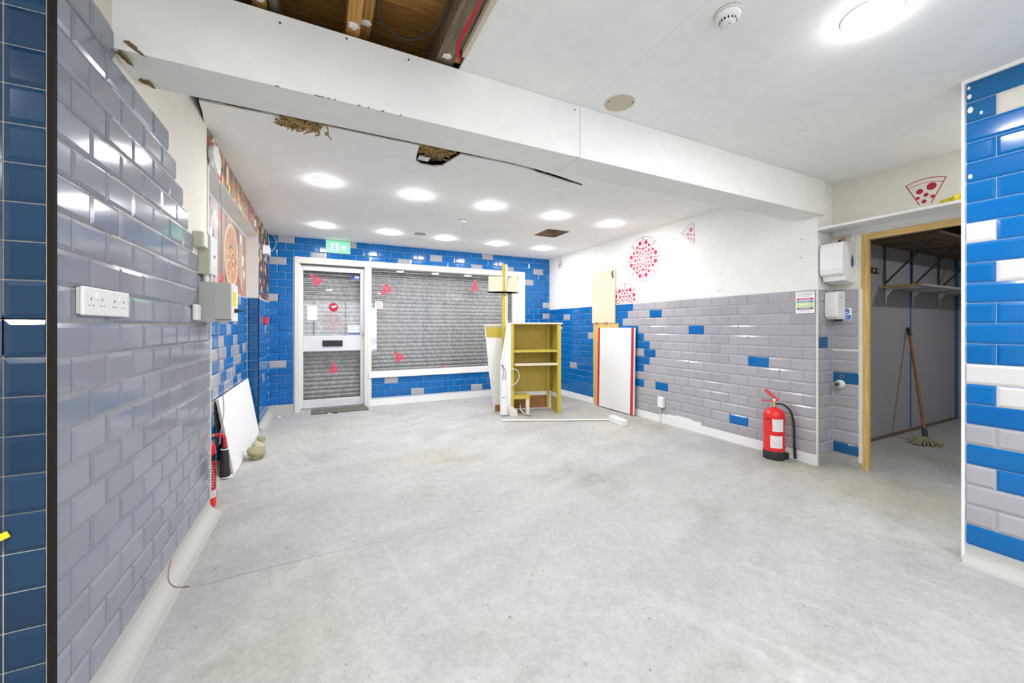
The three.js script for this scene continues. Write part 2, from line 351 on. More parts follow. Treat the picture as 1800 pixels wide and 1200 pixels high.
// ---- shop window
const win1 = structure('window_1', 'long white framed shop window above blue tiles', 'window');
{
  const f0 = DDOOR - 0.025, f1 = DDOOR + 0.03;
  part('window_frame', [rb(0.655, 0.69, 0.50, 2.12, -f1, -f0, 0.004), rb(3.13 * 1, 3.215, 0.50, 2.13, -f1, -f0, 0.004), rb(0.66, 3.2, GY(2.10), 2.15, -f1, -f0, 0.004), rb(0.66, 3.2, 0.45, GY(0.525), -f1, -f0, 0.004)], M.greyFrame, win1);
  part('reveal', [bx(3.215, 3.345, 0.432, 2.21, DB - 0.016, f1 + 0.2)], M.whitePaint, win1);
  part('window_sill', rb(0.655, 3.34, 0.428, 0.522, -(DB + 0.08), -(DB - 0.03), 0.006), M.whiteGloss, win1);
  part('pane', bx(0.685, 3.14, 0.515, 2.135, DDOOR - 0.003, DDOOR + 0.003), M.glass, win1);
}
// ---- roller shutters outside
function shutter(label, x0, x1, y0, y1, d) {
  const s = thing('roller_shutter', label, 'shutter', [(x0 + x1) / 2, y0, d]);
  const w = x1 - x0, p = 0.0645, prof = [];
  for (let i = 0; i <= 7; i++) { const a = i / 7; prof.push([0.010 * Math.sin(a * Math.PI) ** 0.7, a * (p - 0.007)]); }
  const sect = [[-0.004, 0], ...prof.map(([z, y]) => [z, y]), [-0.002, p - 0.007], [-0.012, p - 0.001], [-0.014, 0]];
  const g = poly(sect, w); g.rotateY(-Math.PI / 2);
  g.computeBoundingBox(); const c = g.boundingBox; g.translate(-(c.min.x + c.max.x) / 2, 0, -c.max.z);
  const n = Math.floor((y1 - y0) / p), kinds = [0, 1, 2, 3, 4].map((k) => { const q = g.clone(), uv = q.attributes.uv; for (let i = 0; i < uv.count; i++) uv.setXY(i, uv.getX(i) + k * 0.317, uv.getY(i) * 1.0 + k * 0.731); return q; });
  for (let i = 0; i < n; i++) { const m = new THREE.Mesh(kinds[(i * 3 + Math.floor(rnd() * 2)) % 5], M.galv); m.name = 'slat'; m.position.set(rr(-0.003, 0.003), i * p, 0); s.add(m); }
  part('guide_rail', rb(-w / 2 - 0.03, -w / 2 + 0.012, 0, y1 - y0, -0.03, 0.03, 0.004), M.steel, s);
  part('guide_rail', rb(w / 2 - 0.012, w / 2 + 0.03, 0, y1 - y0, -0.03, 0.03, 0.004), M.steel, s);
  return s;
}
shutter('grey galvanised roller shutter closed behind the glazed shop door', -0.29, 0.63, 0.0, 2.30, 6.56);
shutter('wide grey galvanised roller shutter closed behind the shop window', 0.70, 3.20, 0.36, 2.30, 6.56);
{
  const s = structure('wall_front', 'outer brick reveal around the shutters', 'wall');
  part('reveal', [bx(-0.9, -0.32, 0, 2.9, 6.612, 6.75), bx(3.24, 4.3, 0, 2.9, 6.612, 6.75), bx(-0.32, 3.24, 2.17, 2.9, 6.612, 6.75), bx(0.66, 3.24, 0, 0.42, 6.612, 6.75), bx(0.635, 0.665, 0, 2.2, 6.50, 6.75)], M.concrete, s);
}

// ---- pizza stickers
function ribbon(pts, w) {                                   // flat strip along points in the xy plane
  const v = []; for (let i = 0; i < pts.length - 1; i++) {
    const [x0, y0] = pts[i], [x1, y1] = pts[i + 1], l = Math.hypot(x1 - x0, y1 - y0) || 1, nx = -(y1 - y0) / l * w / 2, ny = (x1 - x0) / l * w / 2;
    v.push(x0 + nx, y0 + ny, 0, x0 - nx, y0 - ny, 0, x1 - nx, y1 - ny, 0, x0 + nx, y0 + ny, 0, x1 - nx, y1 - ny, 0, x1 + nx, y1 + ny, 0);
  }
  const g = new THREE.BufferGeometry(); g.setAttribute('position', new THREE.Float32BufferAttribute(v, 3)); g.computeVertexNormals(); return g;
}
const arc = (R, a0, a1, n = 14) => Array.from({ length: n + 1 }, (_, i) => { const a = a0 + (a1 - a0) * i / n; return [R * Math.cos(a), R * Math.sin(a)]; });
const DOTS = [[0.75, 0.26, 0.088], [0.67, 0.76, 0.064], [0.53, 0.46, 0.046], [0.47, 0.04, 0.04], [0.50, 0.96, 0.036], [0.35, 0.62, 0.046], [0.22, 0.30, 0.03]];
const DOT = new THREE.CircleGeometry(1, 14);
const GLASS_DOTS = [[0.80, 0.24, 0.10], [0.80, 0.76, 0.10], [0.56, 0.50, 0.105], [0.60, 0.10, 0.05], [0.60, 0.90, 0.055], [0.32, 0.45, 0.085], [0.84, 0.5, 0.05]];
function slice(parent, R, a0, a1, line, dotM, lw, yMin = -9, shift = 0, big = 1.2, dotSet = DOTS) {
  const gap = 0.02 * R, mid = (a0 + a1) / 2, ox = gap * Math.cos(mid), oy = gap * Math.sin(mid);
  const cut = (pts) => { const out = []; let cur = []; for (const [x, y] of pts) { if (y + oy >= yMin) cur.push([x + ox, y + oy]); else { if (cur.length > 1) out.push(cur); cur = []; } } if (cur.length > 1) out.push(cur); return out; };
  const side = (a) => Array.from({ length: 13 }, (_, i) => [R * (0.06 + 0.94 * i / 12) * Math.cos(a), R * (0.06 + 0.94 * i / 12) * Math.sin(a)]);
  const gs = [];
  for (const pts of [arc(R, a0, a1), side(a0 + 0.012), side(a1 - 0.012)]) for (const c of cut(pts)) gs.push(ribbon(c, lw));
  for (const c of cut(arc(R * 0.88, a0 + 0.02, a1 - 0.02))) gs.push(ribbon(c, lw * 0.7));
  if (gs.length) part('crust_outline', gs, line, parent);
  dotSet.forEach(([r, t, q], i) => {
    const tt = shift % 2 ? 1 - t : t, a = a0 + (a1 - a0) * (0.10 + 0.80 * tt), x = R * r * Math.cos(a) + ox, y = R * r * Math.sin(a) + oy; if (y - R * q < yMin) return;
    const m = part('topping_dot', DOT, dotM, parent); m.scale.setScalar(R * q * big); m.position.set(x, y, 0.0003);
  });
}
function sticker(label, at, turn, roll, group, name = 'pizza_sticker') { const t = thing(name, label, 'sticker', at, turn, group); t.rotation.set(0, turn, roll, 'YXZ'); return t; }
const EW = XR - 0.0009;
{
  let t = sticker('large round whole pizza sticker of eight red dotted slices on white wall', [EW, 2.118, 3.918], -Math.PI / 2, 0);
  for (let i = 0; i < 8; i++) slice(t, 0.29, i * Math.PI / 4, (i + 1) * Math.PI / 4, M.decalLine, M.decal, 0.0062, -9, i);
  t = sticker('lower half hidden pizza sticker ending at the tile edge beside the hatch', [EW, 1.545, 4.268], -Math.PI / 2, 0);
  for (let i = 0; i < 4; i++) slice(t, 0.272, i * Math.PI / 4, (i + 1) * Math.PI / 4, M.decalLine, M.decal, 0.0062, 0.0, i + 1);
  t = sticker('single faded pink pizza slice sticker high up near the beam', [EW, 2.155, 3.108], -Math.PI / 2, 0);
  slice(t, 0.25, 1.60, 2.40, M.decalLine, M.decalPink, 0.005);
  t = sticker('small pizza slice sticker at the corner next to the shop front', [EW, 2.475, 5.94], -Math.PI / 2, 0);
  slice(t, 0.2, -1.95, -1.19, M.decalLine, M.decal, 0.005);
  t = sticker('red pizza slice sticker above the shelf over the doorway', [XW - 0.0009, 2.062, 1.263], -Math.PI / 2, 0);
  slice(t, 0.262, 1.13, 2.01, M.decal, M.decal, 0.0055, 0.075);
  const gd = DDOOR - 0.0045;
  const onGlass = [
    ['red pizza slice sticker in the top corner of the shop door glass', -0.17, 2.005, 0.25, -0.85, 1],
    ['red pizza slice sticker standing upright on the lower door pane', 0.165, 0.735, 0.22, -Math.PI / 2, 1],
    ['tilted red pizza slice sticker beside the no smoking notice', 0.785, 1.675, 0.26, 0.75, 1],
    ['red pizza slice sticker high on the shop window behind the timber post', 2.40, 2.06, 0.25, -1.75, 1],
    ['red pizza slice sticker low on the shop window', 1.0, 0.87, 0.25, -0.95, 1],
    ['red pizza slice sticker cut off by the window sill', 1.80, 0.62, 0.2, -1.45, 1],
  ];
  for (const [label, x, y, R, dir] of onGlass) {
    t = sticker(label, [G(x), GY(y), gd], 0, 0, undefined, 'pizza_sticker');
    slice(t, R, dir - 0.42, dir + 0.42, M.decalFaint, M.decalGlass, 0.004, label.includes('sill') ? -0.085 : -9, 0, 1.1, GLASS_DOTS);
  }
  t = sticker('faint round pizza sticker on the upper door pane', [G(0.155), GY(1.288), gd], 0, 0);
  for (let i = 0; i < 8; i++) slice(t, 0.145, i * Math.PI / 4, (i + 1) * Math.PI / 4, M.decalFaint, M.decalFaint, 0.004, -9, i);
}
// ---- notices and a painted reflection on the glass
{
  const gd = DDOOR - 0.0055;
  const sheet = (name, label, cat, x0, x1, y0, y1, m) => { const g = new THREE.PlaneGeometry(G(x1 - x0), (y1 - y0) * SC); const o = single(name, g, m, label, cat); o.position.copy(V(G((x0 + x1) / 2), GY((y0 + y1) / 2), gd)); return o; };
  sheet('paper_notice', 'blank white paper sheet taped inside the shop door pane', 'notice', -0.178, -0.048, 1.305, 1.515, M.paper);
  sheet('round_sticker', 'small round red and white sticker on the shop door', 'sticker', 0.10, 0.23, 1.43, 1.565, std(0xffffff, 0.5, { alphaTest: 0.5, map: canvasTex(128, 128, (c) => { c.clearRect(0, 0, 128, 128); c.fillStyle = '#b3122e'; c.beginPath(); c.arc(64, 64, 61, 0, 7); c.fill(); c.fillStyle = '#f1eeee'; c.beginPath(); c.moveTo(20, 52); c.lineTo(60, 46); c.lineTo(108, 34); c.lineTo(96, 62); c.lineTo(70, 66); c.lineTo(52, 78); c.lineTo(40, 60); c.fill(); }) }));
  sheet('small_notice', 'small white notice with blue foot beside the door handle', 'notice', 0.365, 0.52, 1.10, 1.235, std(0xffffff, 0.6, { map: canvasTex(128, 112, (c) => { c.fillStyle = '#eef0f4'; c.fillRect(0, 0, 128, 112); c.fillStyle = '#3c62a8'; c.fillRect(0, 92, 128, 20); c.fillStyle = '#d3a04c'; c.fillRect(50, 14, 16, 12); c.fillStyle = '#8b93a4'; for (const [x, y] of [[14, 18], [84, 16], [16, 52], [52, 52], [88, 52]]) c.fillRect(x, y, 26, 10); }) }));
  sheet('blue_sticker', 'small dark blue sticker at the top of the shop door glass', 'sticker', 0.41, 0.525, 1.905, 1.985, std(0xffffff, 0.6, { map: canvasTex(128, 88, (c) => { c.fillStyle = '#2a3c78'; c.fillRect(0, 0, 128, 88); c.fillStyle = '#b9c3dc'; c.fillRect(50, 14, 66, 36); c.fillStyle = '#5f78b4'; c.fillRect(10, 56, 108, 18); }) }));
  sheet('no_smoking_notice', 'small square no smoking notice on the window', 'notice', 0.745, 0.852, 1.492, 1.60, std(0xffffff, 0.6, { map: canvasTex(128, 128, (c) => { c.fillStyle = '#f4f1f1'; c.fillRect(0, 0, 128, 128); c.strokeStyle = '#c2303c'; c.lineWidth = 9; c.beginPath(); c.arc(64, 56, 38, 0, 7); c.stroke(); c.beginPath(); c.moveTo(38, 30); c.lineTo(90, 84); c.stroke(); c.fillStyle = '#555'; c.fillRect(38, 54, 46, 7); c.fillStyle = '#c98a90'; c.fillRect(20, 106, 88, 10); }) }));
  sheet('painted_reflection', 'pale blue white strip painting a bright reflection at the window edge beside the door', 'notice', 0.672, 0.765, 0.78, 1.50, std(0xffffff, 0.6, { map: canvasTex(64, 512, (c) => { c.fillStyle = '#e6eaf6'; c.fillRect(0, 0, 64, 512); c.fillStyle = '#c9d0df'; c.fillRect(0, 330, 64, 70); c.fillStyle = '#eef0f4'; c.beginPath(); c.ellipse(60, 450, 64, 50, 0, 0, 7); c.fill(); c.fillStyle = '#8f97a6'; c.beginPath(); c.ellipse(50, 490, 40, 40, 0, 0, 7); c.fill(); }) }));  // panel added to carry a glass reflection as flat colour
}
// ---- exit sign
{
  const t = thing('exit_sign', 'green running man exit sign above the shop door', 'sign', [0.225, 2.392, DB - 0.03]);
  const map = canvasTex(512, 320, (c) => {
    c.fillStyle = '#86d2b0'; c.fillRect(0, 0, 512, 320);
    c.fillStyle = '#f2fbf7'; c.fillRect(112, 66, 150, 190);
    c.fillStyle = '#3f9fa0'; c.beginPath(); c.arc(190, 96, 17, 0, 7); c.fill();
    c.strokeStyle = '#3f9fa0'; c.lineWidth = 20; c.lineCap = 'round'; c.lineJoin = 'round';
    c.beginPath(); c.moveTo(186, 124); c.lineTo(176, 176); c.lineTo(206, 206); c.lineTo(204, 252); c.stroke();
    c.beginPath(); c.moveTo(174, 180); c.lineTo(152, 214); c.lineTo(124, 220); c.stroke();
    c.lineWidth = 13; c.beginPath(); c.moveTo(186, 128); c.lineTo(214, 150); c.lineTo(238, 142); c.stroke();
    c.beginPath(); c.moveTo(182, 128); c.lineTo(152, 142); c.lineTo(140, 168); c.stroke();
    c.fillStyle = '#f2fbf7'; c.beginPath(); c.moveTo(376, 96); c.lineTo(446, 172); c.lineTo(416, 190); c.lineTo(394, 168); c.lineTo(394, 240); c.lineTo(358, 240); c.lineTo(358, 168); c.lineTo(336, 190); c.lineTo(306, 172); c.closePath(); c.fill();
  });
  part('housing', rb(-0.165, 0.165, -0.102, 0.082, -0.028, 0.004, 0.004), M.whiteGloss, t);
  const f = part('sign_face', new THREE.PlaneGeometry(0.322, 0.184), new THREE.MeshStandardMaterial({ map, emissive: 0xffffff, emissiveMap: map, emissiveIntensity: 0.10, roughness: 0.4 }), t); f.position.set(0, -0.01, 0.0052);
  const l = new THREE.RectAreaLight(0x7fe0b8, 0.2, 0.32, 0.18); l.position.set(0.225, 2.382, -(DB - 0.038)); l.lookAt(0.225, 2.382, 0); scene.add(l);
}
single('door_mat', rb(-0.122, 0.622, 0.0, 0.014, -6.36, -6.02, 0.004), M.mat, 'brown ribbed mat lying inside the shop door', 'mat');

// ================================================================= RIGHT WALL
const wallRight = structure('wall_right', 'white wall above grey and blue metro tiles', 'wall');
{
  part('plaster', [bx(XR - 0.0, XR + 0.15, 1.535, 2.7, DRET + 0.1, DB + 0.3)], M.plaster, wallRight);
  part('grout_bed', [bx(XR, XR + 0.15, 0, 1.535, DRET + 0.1, 4.15)], M.groutGrey, wallRight); part('grout_bed', [bx(XR, XR + 0.15, 0, 1.535, 4.15, DB + 0.3)], M.groutWhite, wallRight);
  part('corner_trim', [bx(XR - 0.010, XR + 0.004, 0.0, 1.537, DRET - 0.006, DRET + 0.006)], M.trimCream, wallRight);
  const RO = 2.0748;
  const start = { 1: 10, 2: 10, 3: 11, 4: 9, 5: 9, 6: 8, 7: 10, 8: 8, 9: 9, 10: 11, 11: 9, 12: 11, 13: 11, 14: 11 };
  const blues = new Set(['2:7', '4:4', '7:1', '7:8', '11:7', '13:2']), greys = new Set(['5:14', '10:16', '2:17']);
  layTiles(wallRight, {
    at: (s, y) => V(XR, y, s), turn: -Math.PI / 2, clip: [DRET + 0.008, DB - 0.010], yMin: 0.088, yMax: 1.533,
    rows: rowsDown(1.533, 14, (y, r) => [y, RO + (r % 2 ? 0 : T / 2), (k) => (k >= start[r] ? !greys.has(r + ':' + k) : blues.has(r + ':' + k)) ? 'blue' : 'grey']), most: 300,
  });
  // return and doorway wall
  part('grout_bed', [bx(XR, XW + 0.10, 0, 1.533, DRET, DRET + 0.1), bx(XW, XW + 0.10, 0, 1.533, 1.662, DRET)], M.groutGrey, wallRight);
  part('plaster', [bx(XR, XW + 0.10, 1.533, 2.7, DRET, DRET + 0.1)], M.plaster, wallRight);
}
const wallDoorway = structure('wall_doorway', 'cream wall with the timber lined doorway', 'wall');
{
  const out = [bx(XW, XW + 0.1, 1.533, 1.985, 1.652, DRET), bx(XW, XW + 0.1, 1.986, 2.7, 0.66, DRET), bx(XW, XW + 0.1, 0, 2.7, -3.2, 0.66)];
  part('plaster', out, M.plasterCream, wallDoorway);
  layTiles(wallDoorway, { at: (s, y) => V(s, y, DRET), turn: 0, clip: [XR + 0.006, XW - 0.008], yMin: 0.088, yMax: 1.533, rows: rowsDown(1.533, 14, (y, r) => [y, r % 2 ? XR - 0.04 : XR + 0.062, (k) => r === 5 && k === 0 ? 'deep' : 'grey']) });
  layTiles(wallDoorway, { at: (s, y) => V(XW, y, s), turn: -Math.PI / 2, clip: [1.668, DRET - 0.012], yMin: 0.10, yMax: 1.533, rows: rowsDown(1.533, 14, (y, r) => [y, 1.66, () => r === 8 || r === 14 ? 'deep' : 'grey']) });
  part('grout_smear', rb(XW - 0.011, XW - 0.004, 0.996, 1.009, -1.855, -1.665, 0.003), M.whitePaint, wallDoorway);
}
const baseRight = structure('baseboard_right', 'white skirting board below grey tiles', 'skirting');
part('board', [bx(XR - 0.012, XR, 0, 0.090, DRET, DB - 0.01)], M.whitePaint, baseRight);
{ const g = []; for (let i = 0; i < 5; i++) g.push(bx(XR - 0.0085, XR - 0.004, 0.088, 0.105 + 0.035 * (1 - Math.abs(i - 1.6) / 3), 3.02 + i * 0.12, 3.14 + i * 0.12)); part('paint_smear', g, M.whitePaint, baseRight, 'white paint smeared up onto the lowest tiles'); }
// ---- timber doorway
const door2 = structure('door_2', 'bare timber lined doorway without a door', 'doorway');
{
  part('lining_post', bx(XW - 0.004, XW + 0.032, 0, 1.985, 1.604, 1.652), M.timber, door2);
  part('lining_post', bx(XW - 0.004, XW + 0.032, 0, 1.985, 0.62, 0.668), M.timber, door2);
  part('lining_head', swapUV(bx(XW - 0.004, XW + 0.032, 1.938, 1.986, 0.668, 1.604)), M.timber, door2);
  part('architrave', [bx(XW - 0.006, XW, 0.05, 1.53, 1.645, 1.672), bx(XW - 0.014, XW, 1.992, 2.045, 0.5, DRET)], M.trimCream, door2);
}
{ // shelf over the doorway
  const t = thing('wall_shelf', 'long white shelf above the timber doorway', 'shelf', [3.99, 2.06, 1.2]);
  part('shelf_board', rb(-0.135, 0.112, -0.018, 0.004, -0.66, 2.0, 0.003), M.whiteGloss, t);
  part('batten', lb(0.085, 0.113, -0.05, -0.018, -0.65, 2.0), M.whitePaint, t);
  part('bracket', [lb(-0.08, 0.112, -0.024, -0.018, -0.52, -0.50), lb(0.106, 0.112, -0.16, -0.018, -0.52, -0.50)], M.whiteGloss, t);
}
{ const g = lump(0.07, 0.03, 0.05, 0.22, 3); g.translate(3.97, 2.098, -1.045); const g2 = lump(0.035, 0.018, 0.05, 0.3, 3); g2.translate(3.95, 2.088, -1.09); single('yellow_cloth', [g, g2], M.yellow, 'crumpled yellow cloth lying on the white shelf', 'cloth'); }

// ================================================================= BACK ROOM beyond the doorway
const backRoom = structure('wall_store', 'grey panelled walls of the dim store room', 'wall');
{
  part('wall_panel', [bx(4.204, 6.146, 0.02, 2.7, 2.02, 2.12)], M.roomGrey, backRoom);
  part('wall_panel', [bx(6.154, 7.7, 0.02, 2.7, 2.02, 2.12)], M.roomGrey, backRoom);
  part('wall_panel', [bx(7.54, 7.68, 0, 2.7, -0.6, 2.02)], M.roomGrey, backRoom);
  part('wall_panel', [bx(4.2, 7.68, 0, 2.7, -0.75, -0.6)], M.roomGrey, backRoom);
  part('joint_strip', bx(6.144, 6.156, 0.03, 2.4, 2.012, 2.022), M.blueTrim, backRoom);
  part('joint_strip', [bx(7.46, 7.54, 0.03, 2.4, 2.010, 2.022)], M.blueTrim, backRoom);
  part('wall_base', bx(4.204, 7.54, 0, 0.028, 2.004, 2.022), M.timberOld, backRoom);
  part('store_ceiling', bx(4.204, 7.7, 2.42, 2.7, -0.75, 2.12), M.boardDark, backRoom);
}
{
  const t = thing('bracket_shelf', 'dark wooden upper shelf on triangular iron brackets in the store room', 'shelf', [6.3, 2.085, 2.01]);
  part('shelf_board', lb(-1.15, 1.22, 0, 0.025, 0.0, 0.52), M.boardDark, t);
  for (const x of [-0.80, -0.14, 0.62]) part('bracket', [lb(x - 0.012, x + 0.012, -0.44, 0, 0.0, 0.006), lb(x - 0.012, x + 0.012, -0.006, 0, 0, 0.42), tube([new THREE.Vector3(x, -0.40, 0.01), new THREE.Vector3(x, -0.2, 0.18), new THREE.Vector3(x, -0.01, 0.36)], 0.009, 4, 6)], M.darkSteel, t);
  const u = thing('bracket_shelf', 'pale lower shelf with white brackets in the store room', 'shelf', [6.3, 1.622, 2.01]);
  part('shelf_board', rb(-0.91, 1.22, 0, 0.022, 0.0, 0.33, 0.002), M.roomGrey, u);
  part('edge_strip', lb(-0.916, -0.91, 0, 0.024, 0, 0.33), M.timber, u);
  for (const x of [-0.78, -0.12, 0.62]) part('bracket', [lb(x - 0.01, x + 0.01, -0.16, 0, 0, 0.006), lb(x - 0.01, x + 0.01, -0.006, 0, 0, 0.28), poly([[0, 0], [0.06, 0], [0, -0.09]], 0.003).rotateY(-Math.PI / 2).translate(x, -0.003, 0.004)], M.whitePaint, u);
  const s = thing('switch_plate', 'brass double switch plate on the store room wall', 'switch', [5.27, 1.806, 2.018]);
  part('plate', rb(-0.105, 0.105, -0.032, 0.032, 0, 0.008, 0.003), std(lin(0.13, 0.11, 0.05), 0.4, { metalness: 0.6 }), s);
  for (const x of [-0.02, 0.07]) part('rocker', rb(x - 0.008, x + 0.008, -0.015, 0.015, 0.006, 0.014, 0.002), M.whitePaint, s);
}
{
  const t = thing('floor_mop', 'wooden handled string mop leaning on the store room wall', 'mop', [5.62, 0, 1.73]);
  const a = new THREE.Vector3(0.0, 0.07, 0), b = new THREE.Vector3(0.43, 1.19, -0.27);
  part('handle', tube([a, b], 0.0135, 2, 10), M.handle, t);
  part('grip', tube([b.clone().lerp(a, 0.075), b.clone().lerp(a, -0.005)], 0.018, 2, 10), M.black, t);
  part('socket', tube([a.clone().lerp(b, -0.03), a.clone().lerp(b, 0.07)], 0.022, 2, 10), M.darkSteel, t);
  const gs = []; for (let i = 0; i < 60; i++) { const an = i / 60 * 6.283 + rr(-0.1, 0.1), l = rr(0.09, 0.19); gs.push(tube([new THREE.Vector3(0, 0.07, 0), new THREE.Vector3(Math.cos(an) * l * 0.35, 0.055, Math.sin(an) * l * 0.3), new THREE.Vector3(Math.cos(an) * l * 0.75, 0.02, Math.sin(an) * l * 0.6), new THREE.Vector3(Math.cos(an) * l, 0.008, Math.sin(an) * l * 0.75)], 0.008, 8, 5)); }
  part('mop_strings', gs, M.bucketDirty, t);
}

// ================================================================= RIGHT PIER
const pier = structure('wall_pier', 'blue, grey and white metro tiled pier end beside the doorway', 'wall');
{
  part('grout_bed', bx(XP, XP + 0.12, 0, 2.462, -3.2, DP), M.groutWhite, pier);
  part('plaster', bx(XP, XP + 0.12, 2.462, 2.7, -3.2, DP), M.plaster, pier);
  part('edge_trim', [bx(XP - 0.011, XP + 0.13, 0.0, 2.462, DP, DP + 0.012)], M.whiteGloss, pier);
  part('top_trim', [bx(XP - 0.012, XP, 2.458, CEIL, -3.2, DP + 0.012)], M.whiteGloss, pier);
  const w = { '2:1': 'sand', '8:0': 'white', '10:1': 'white', '15:0': 'white', '15:1': 'white', '16:1': 'white', '18:0': 'grey', '18:1': 'grey', '20:0': 'grey', '21:0': 'grey', '22:0': 'grey', '22:1': 'grey', '1:0': 'deep', '2:0': 'deep' };
  const chips = [[0.757, 2.43], [0.755, 2.385], [0.752, 2.315], [0.715, 2.285], [0.752, 1.975]];
  layTiles(pier, {
    at: (s, y) => V(XP, y, DP - s), turn: -Math.PI / 2, clip: [0.004, 0.9], yMin: 0.086, yMax: 2.458,
    rows: rowsDown(2.458, 23, (y, r) => [y, r % 2 ? 0.002 : -0.0995, (k) => w[r + ':' + k] || 'blue']),
  });
  const gs = chips.map(([d, y], i) => { const g = new THREE.CircleGeometry(0.007 + 0.003 * (i % 3), 7); g.scale(0.8, 1.3, 1); g.rotateY(-Math.PI / 2); g.translate(XP - 0.0092, y, -d); return g; });
  part('glaze_chips', gs, M.paper, pier, 'white chips in the glaze');
}

// ================================================================= LEFT WALL
const wallLeft = structure('wall_left', 'shade darkened grey metro tiled wall with stepped upper edge and cream plaster', 'wall');
{
  part('plaster', [bx(XL - 0.1, XL + 0.0, 1.4, 2.7, 1.85, 3.10), bx(XL - 0.1, XL, 2.25, 2.7, DC, 1.85)], M.plasterCream, wallLeft);
  part('grout_bed', [bx(XL - 0.1, XL - 0.002, 0, 2.26, DC, 1.86), bx(XL - 0.1, XL - 0.002, 0, 1.55, 1.86, 3.166)], M.groutLeft, wallLeft);
  part('end_trim', [bx(XL - 0.1, XL + 0.009, 0.08, 1.53, 3.160, 3.172)], M.trimCream, wallLeft);
  const ends = { 7: 2.391, 6: 2.498, 5: 2.604, 4: 2.694, 3: 2.785, 2: 2.884, 1: 3.04 };
  const rows = [];
  for (let i = -13; i <= 8; i++) {                          // i counts rows up from the joint at 1.422
    const top = 1.422 + i * H, e = i >= 1 && i <= 7 ? ends[i] : i <= 0 ? 3.158 : 1.85;
    const odd = ((i % 2) + 2) % 2;
    if (top > 2.262) continue;
    rows.push([top, 1.6954 + (odd ? T / 2 : 0), () => 'greyShaded', DC + 0.008, e]);
  }
  layTiles(wallLeft, { at: (s, y) => V(XL - 0.002, y, s), turn: Math.PI / 2, clip: [DC + 0.008, 3.158], yMin: 0.083, yMax: 2.262, rows: rows.map(([a, b, c, d, e]) => [a, b, c, d, e]), most: 300 });
}
const wallCorner = structure('wall_corner', 'dark navy tiled face with brown corner trim', 'wall');
{
  part('grout_bed', bx(-3.0, XL - 0.004, 0, 2.47, DC, DC + 0.1), M.groutLeft, wallCorner);
  part('corner_trim', [bx(XL - 0.006, XL + 0.0075, 0, 2.47, DC - 0.009, DC + 0.006)], M.navyTrim, wallCorner);
  part('corner_trim', [bx(XL - 0.0075, XL - 0.006, 0, 2.47, DC - 0.0095, DC - 0.004)], M.concrete, wallCorner);
  layTiles(wallCorner, { at: (s, y) => V(s, y, DC), turn: 0, clip: [-1.36, XL - 0.009], yMin: 0.0, yMax: 2.47, pitch: 0.0835, rows: rowsDown(2.461, 24, (y) => [y, -0.7445, () => 'navy']), most: 120 });
  part('plaster', bx(-3.0, -1.36, 0, 2.47, DC - 0.012, DC - 0.002), M.plaster, wallCorner);
  const t = thing('yellow_tie', 'yellow plastic strip stuck on the navy tiles', 'strip', [-0.76, 0.652, DC - 0.012]);
  part('strip', [rb(-0.12, 0.034, -0.009, 0.009, -0.002, 0.003, 0.002).rotateZ(0.42)], M.yellow, t); part('print', lb(0.006, 0.016, -0.003, 0.004, 0.003, 0.0035).rotateZ(0.42), M.black, t);
}
// ---- recess with mural and blue tiles
const recess = structure('wall_recess', 'recess with blue metro tiles below a printed food mural', 'wall');
{
  part('grout_bed', [bx(XREC - 0.1, XREC, 0, 1.545, 3.166, 5.40), bx(XREC - 0.1, XL, 0, 1.545, 5.39, DB)], M.groutWhite, recess);
  part('plaster', [bx(XREC - 0.1, XREC, 1.545, 2.7, 3.10, 5.40), bx(XREC - 0.1, XL, 1.545, 2.7, 5.39, DB), bx(XREC - 0.1, XL, 2.262, 2.7, 3.10, 5.40), bx(XREC - 0.1, XL, 0, 2.262, 3.14, 3.158)], M.plaster, recess);
  part('corner_bead', bx(XL - 0.002, XL + 0.008, 0.05, 1.548, 5.384, 5.392), M.navyTrim, recess);
  const mix = (r) => (k, s) => hash2(k, r * 7, 5) < (s < 4.5 ? 0.45 : s < 5.0 ? 0.25 : 0.05) ? 'grey' : 'blue';
  const top = 1.5417;
  layTiles(recess, { at: (s, y) => V(XREC, y, s), turn: Math.PI / 2, clip: [3.172, 5.378], yMin: 0.083, yMax: top, rows: rowsDown(top, 15, (y, r) => [y, 3.2 + (r % 2 ? 0 : T / 2), mix(r)]) });
  layTiles(recess, { at: (s, y) => V(s, y, 5.39), turn: 0, clip: [XREC + 0.012, XL - 0.003], yMin: 0.083, yMax: top, rows: rowsDown(top, 15, (y) => [y, XREC + 0.012, () => 'deep']) });
  const some = new Set(['4:2', '10:1', '6:4']);
  layTiles(recess, { at: (s, y) => V(XL, y, s), turn: Math.PI / 2, clip: [5.396, DB - 0.012], yMin: 0.083, yMax: top, rows: rowsDown(top, 15, (y, r) => [y, 5.4 + (r % 2 ? 0 : T / 2), (k) => some.has(r + ':' + k) ? 'grey' : 'blue']) });
  part('corner_joint', [bx(XL, XL + 0.006, 0.1, 1.55, DB - 0.012, DB), bx(XL, XL + 0.006, 1.545, 1.553, 5.39, DB)], M.whitePaint, recess);
}
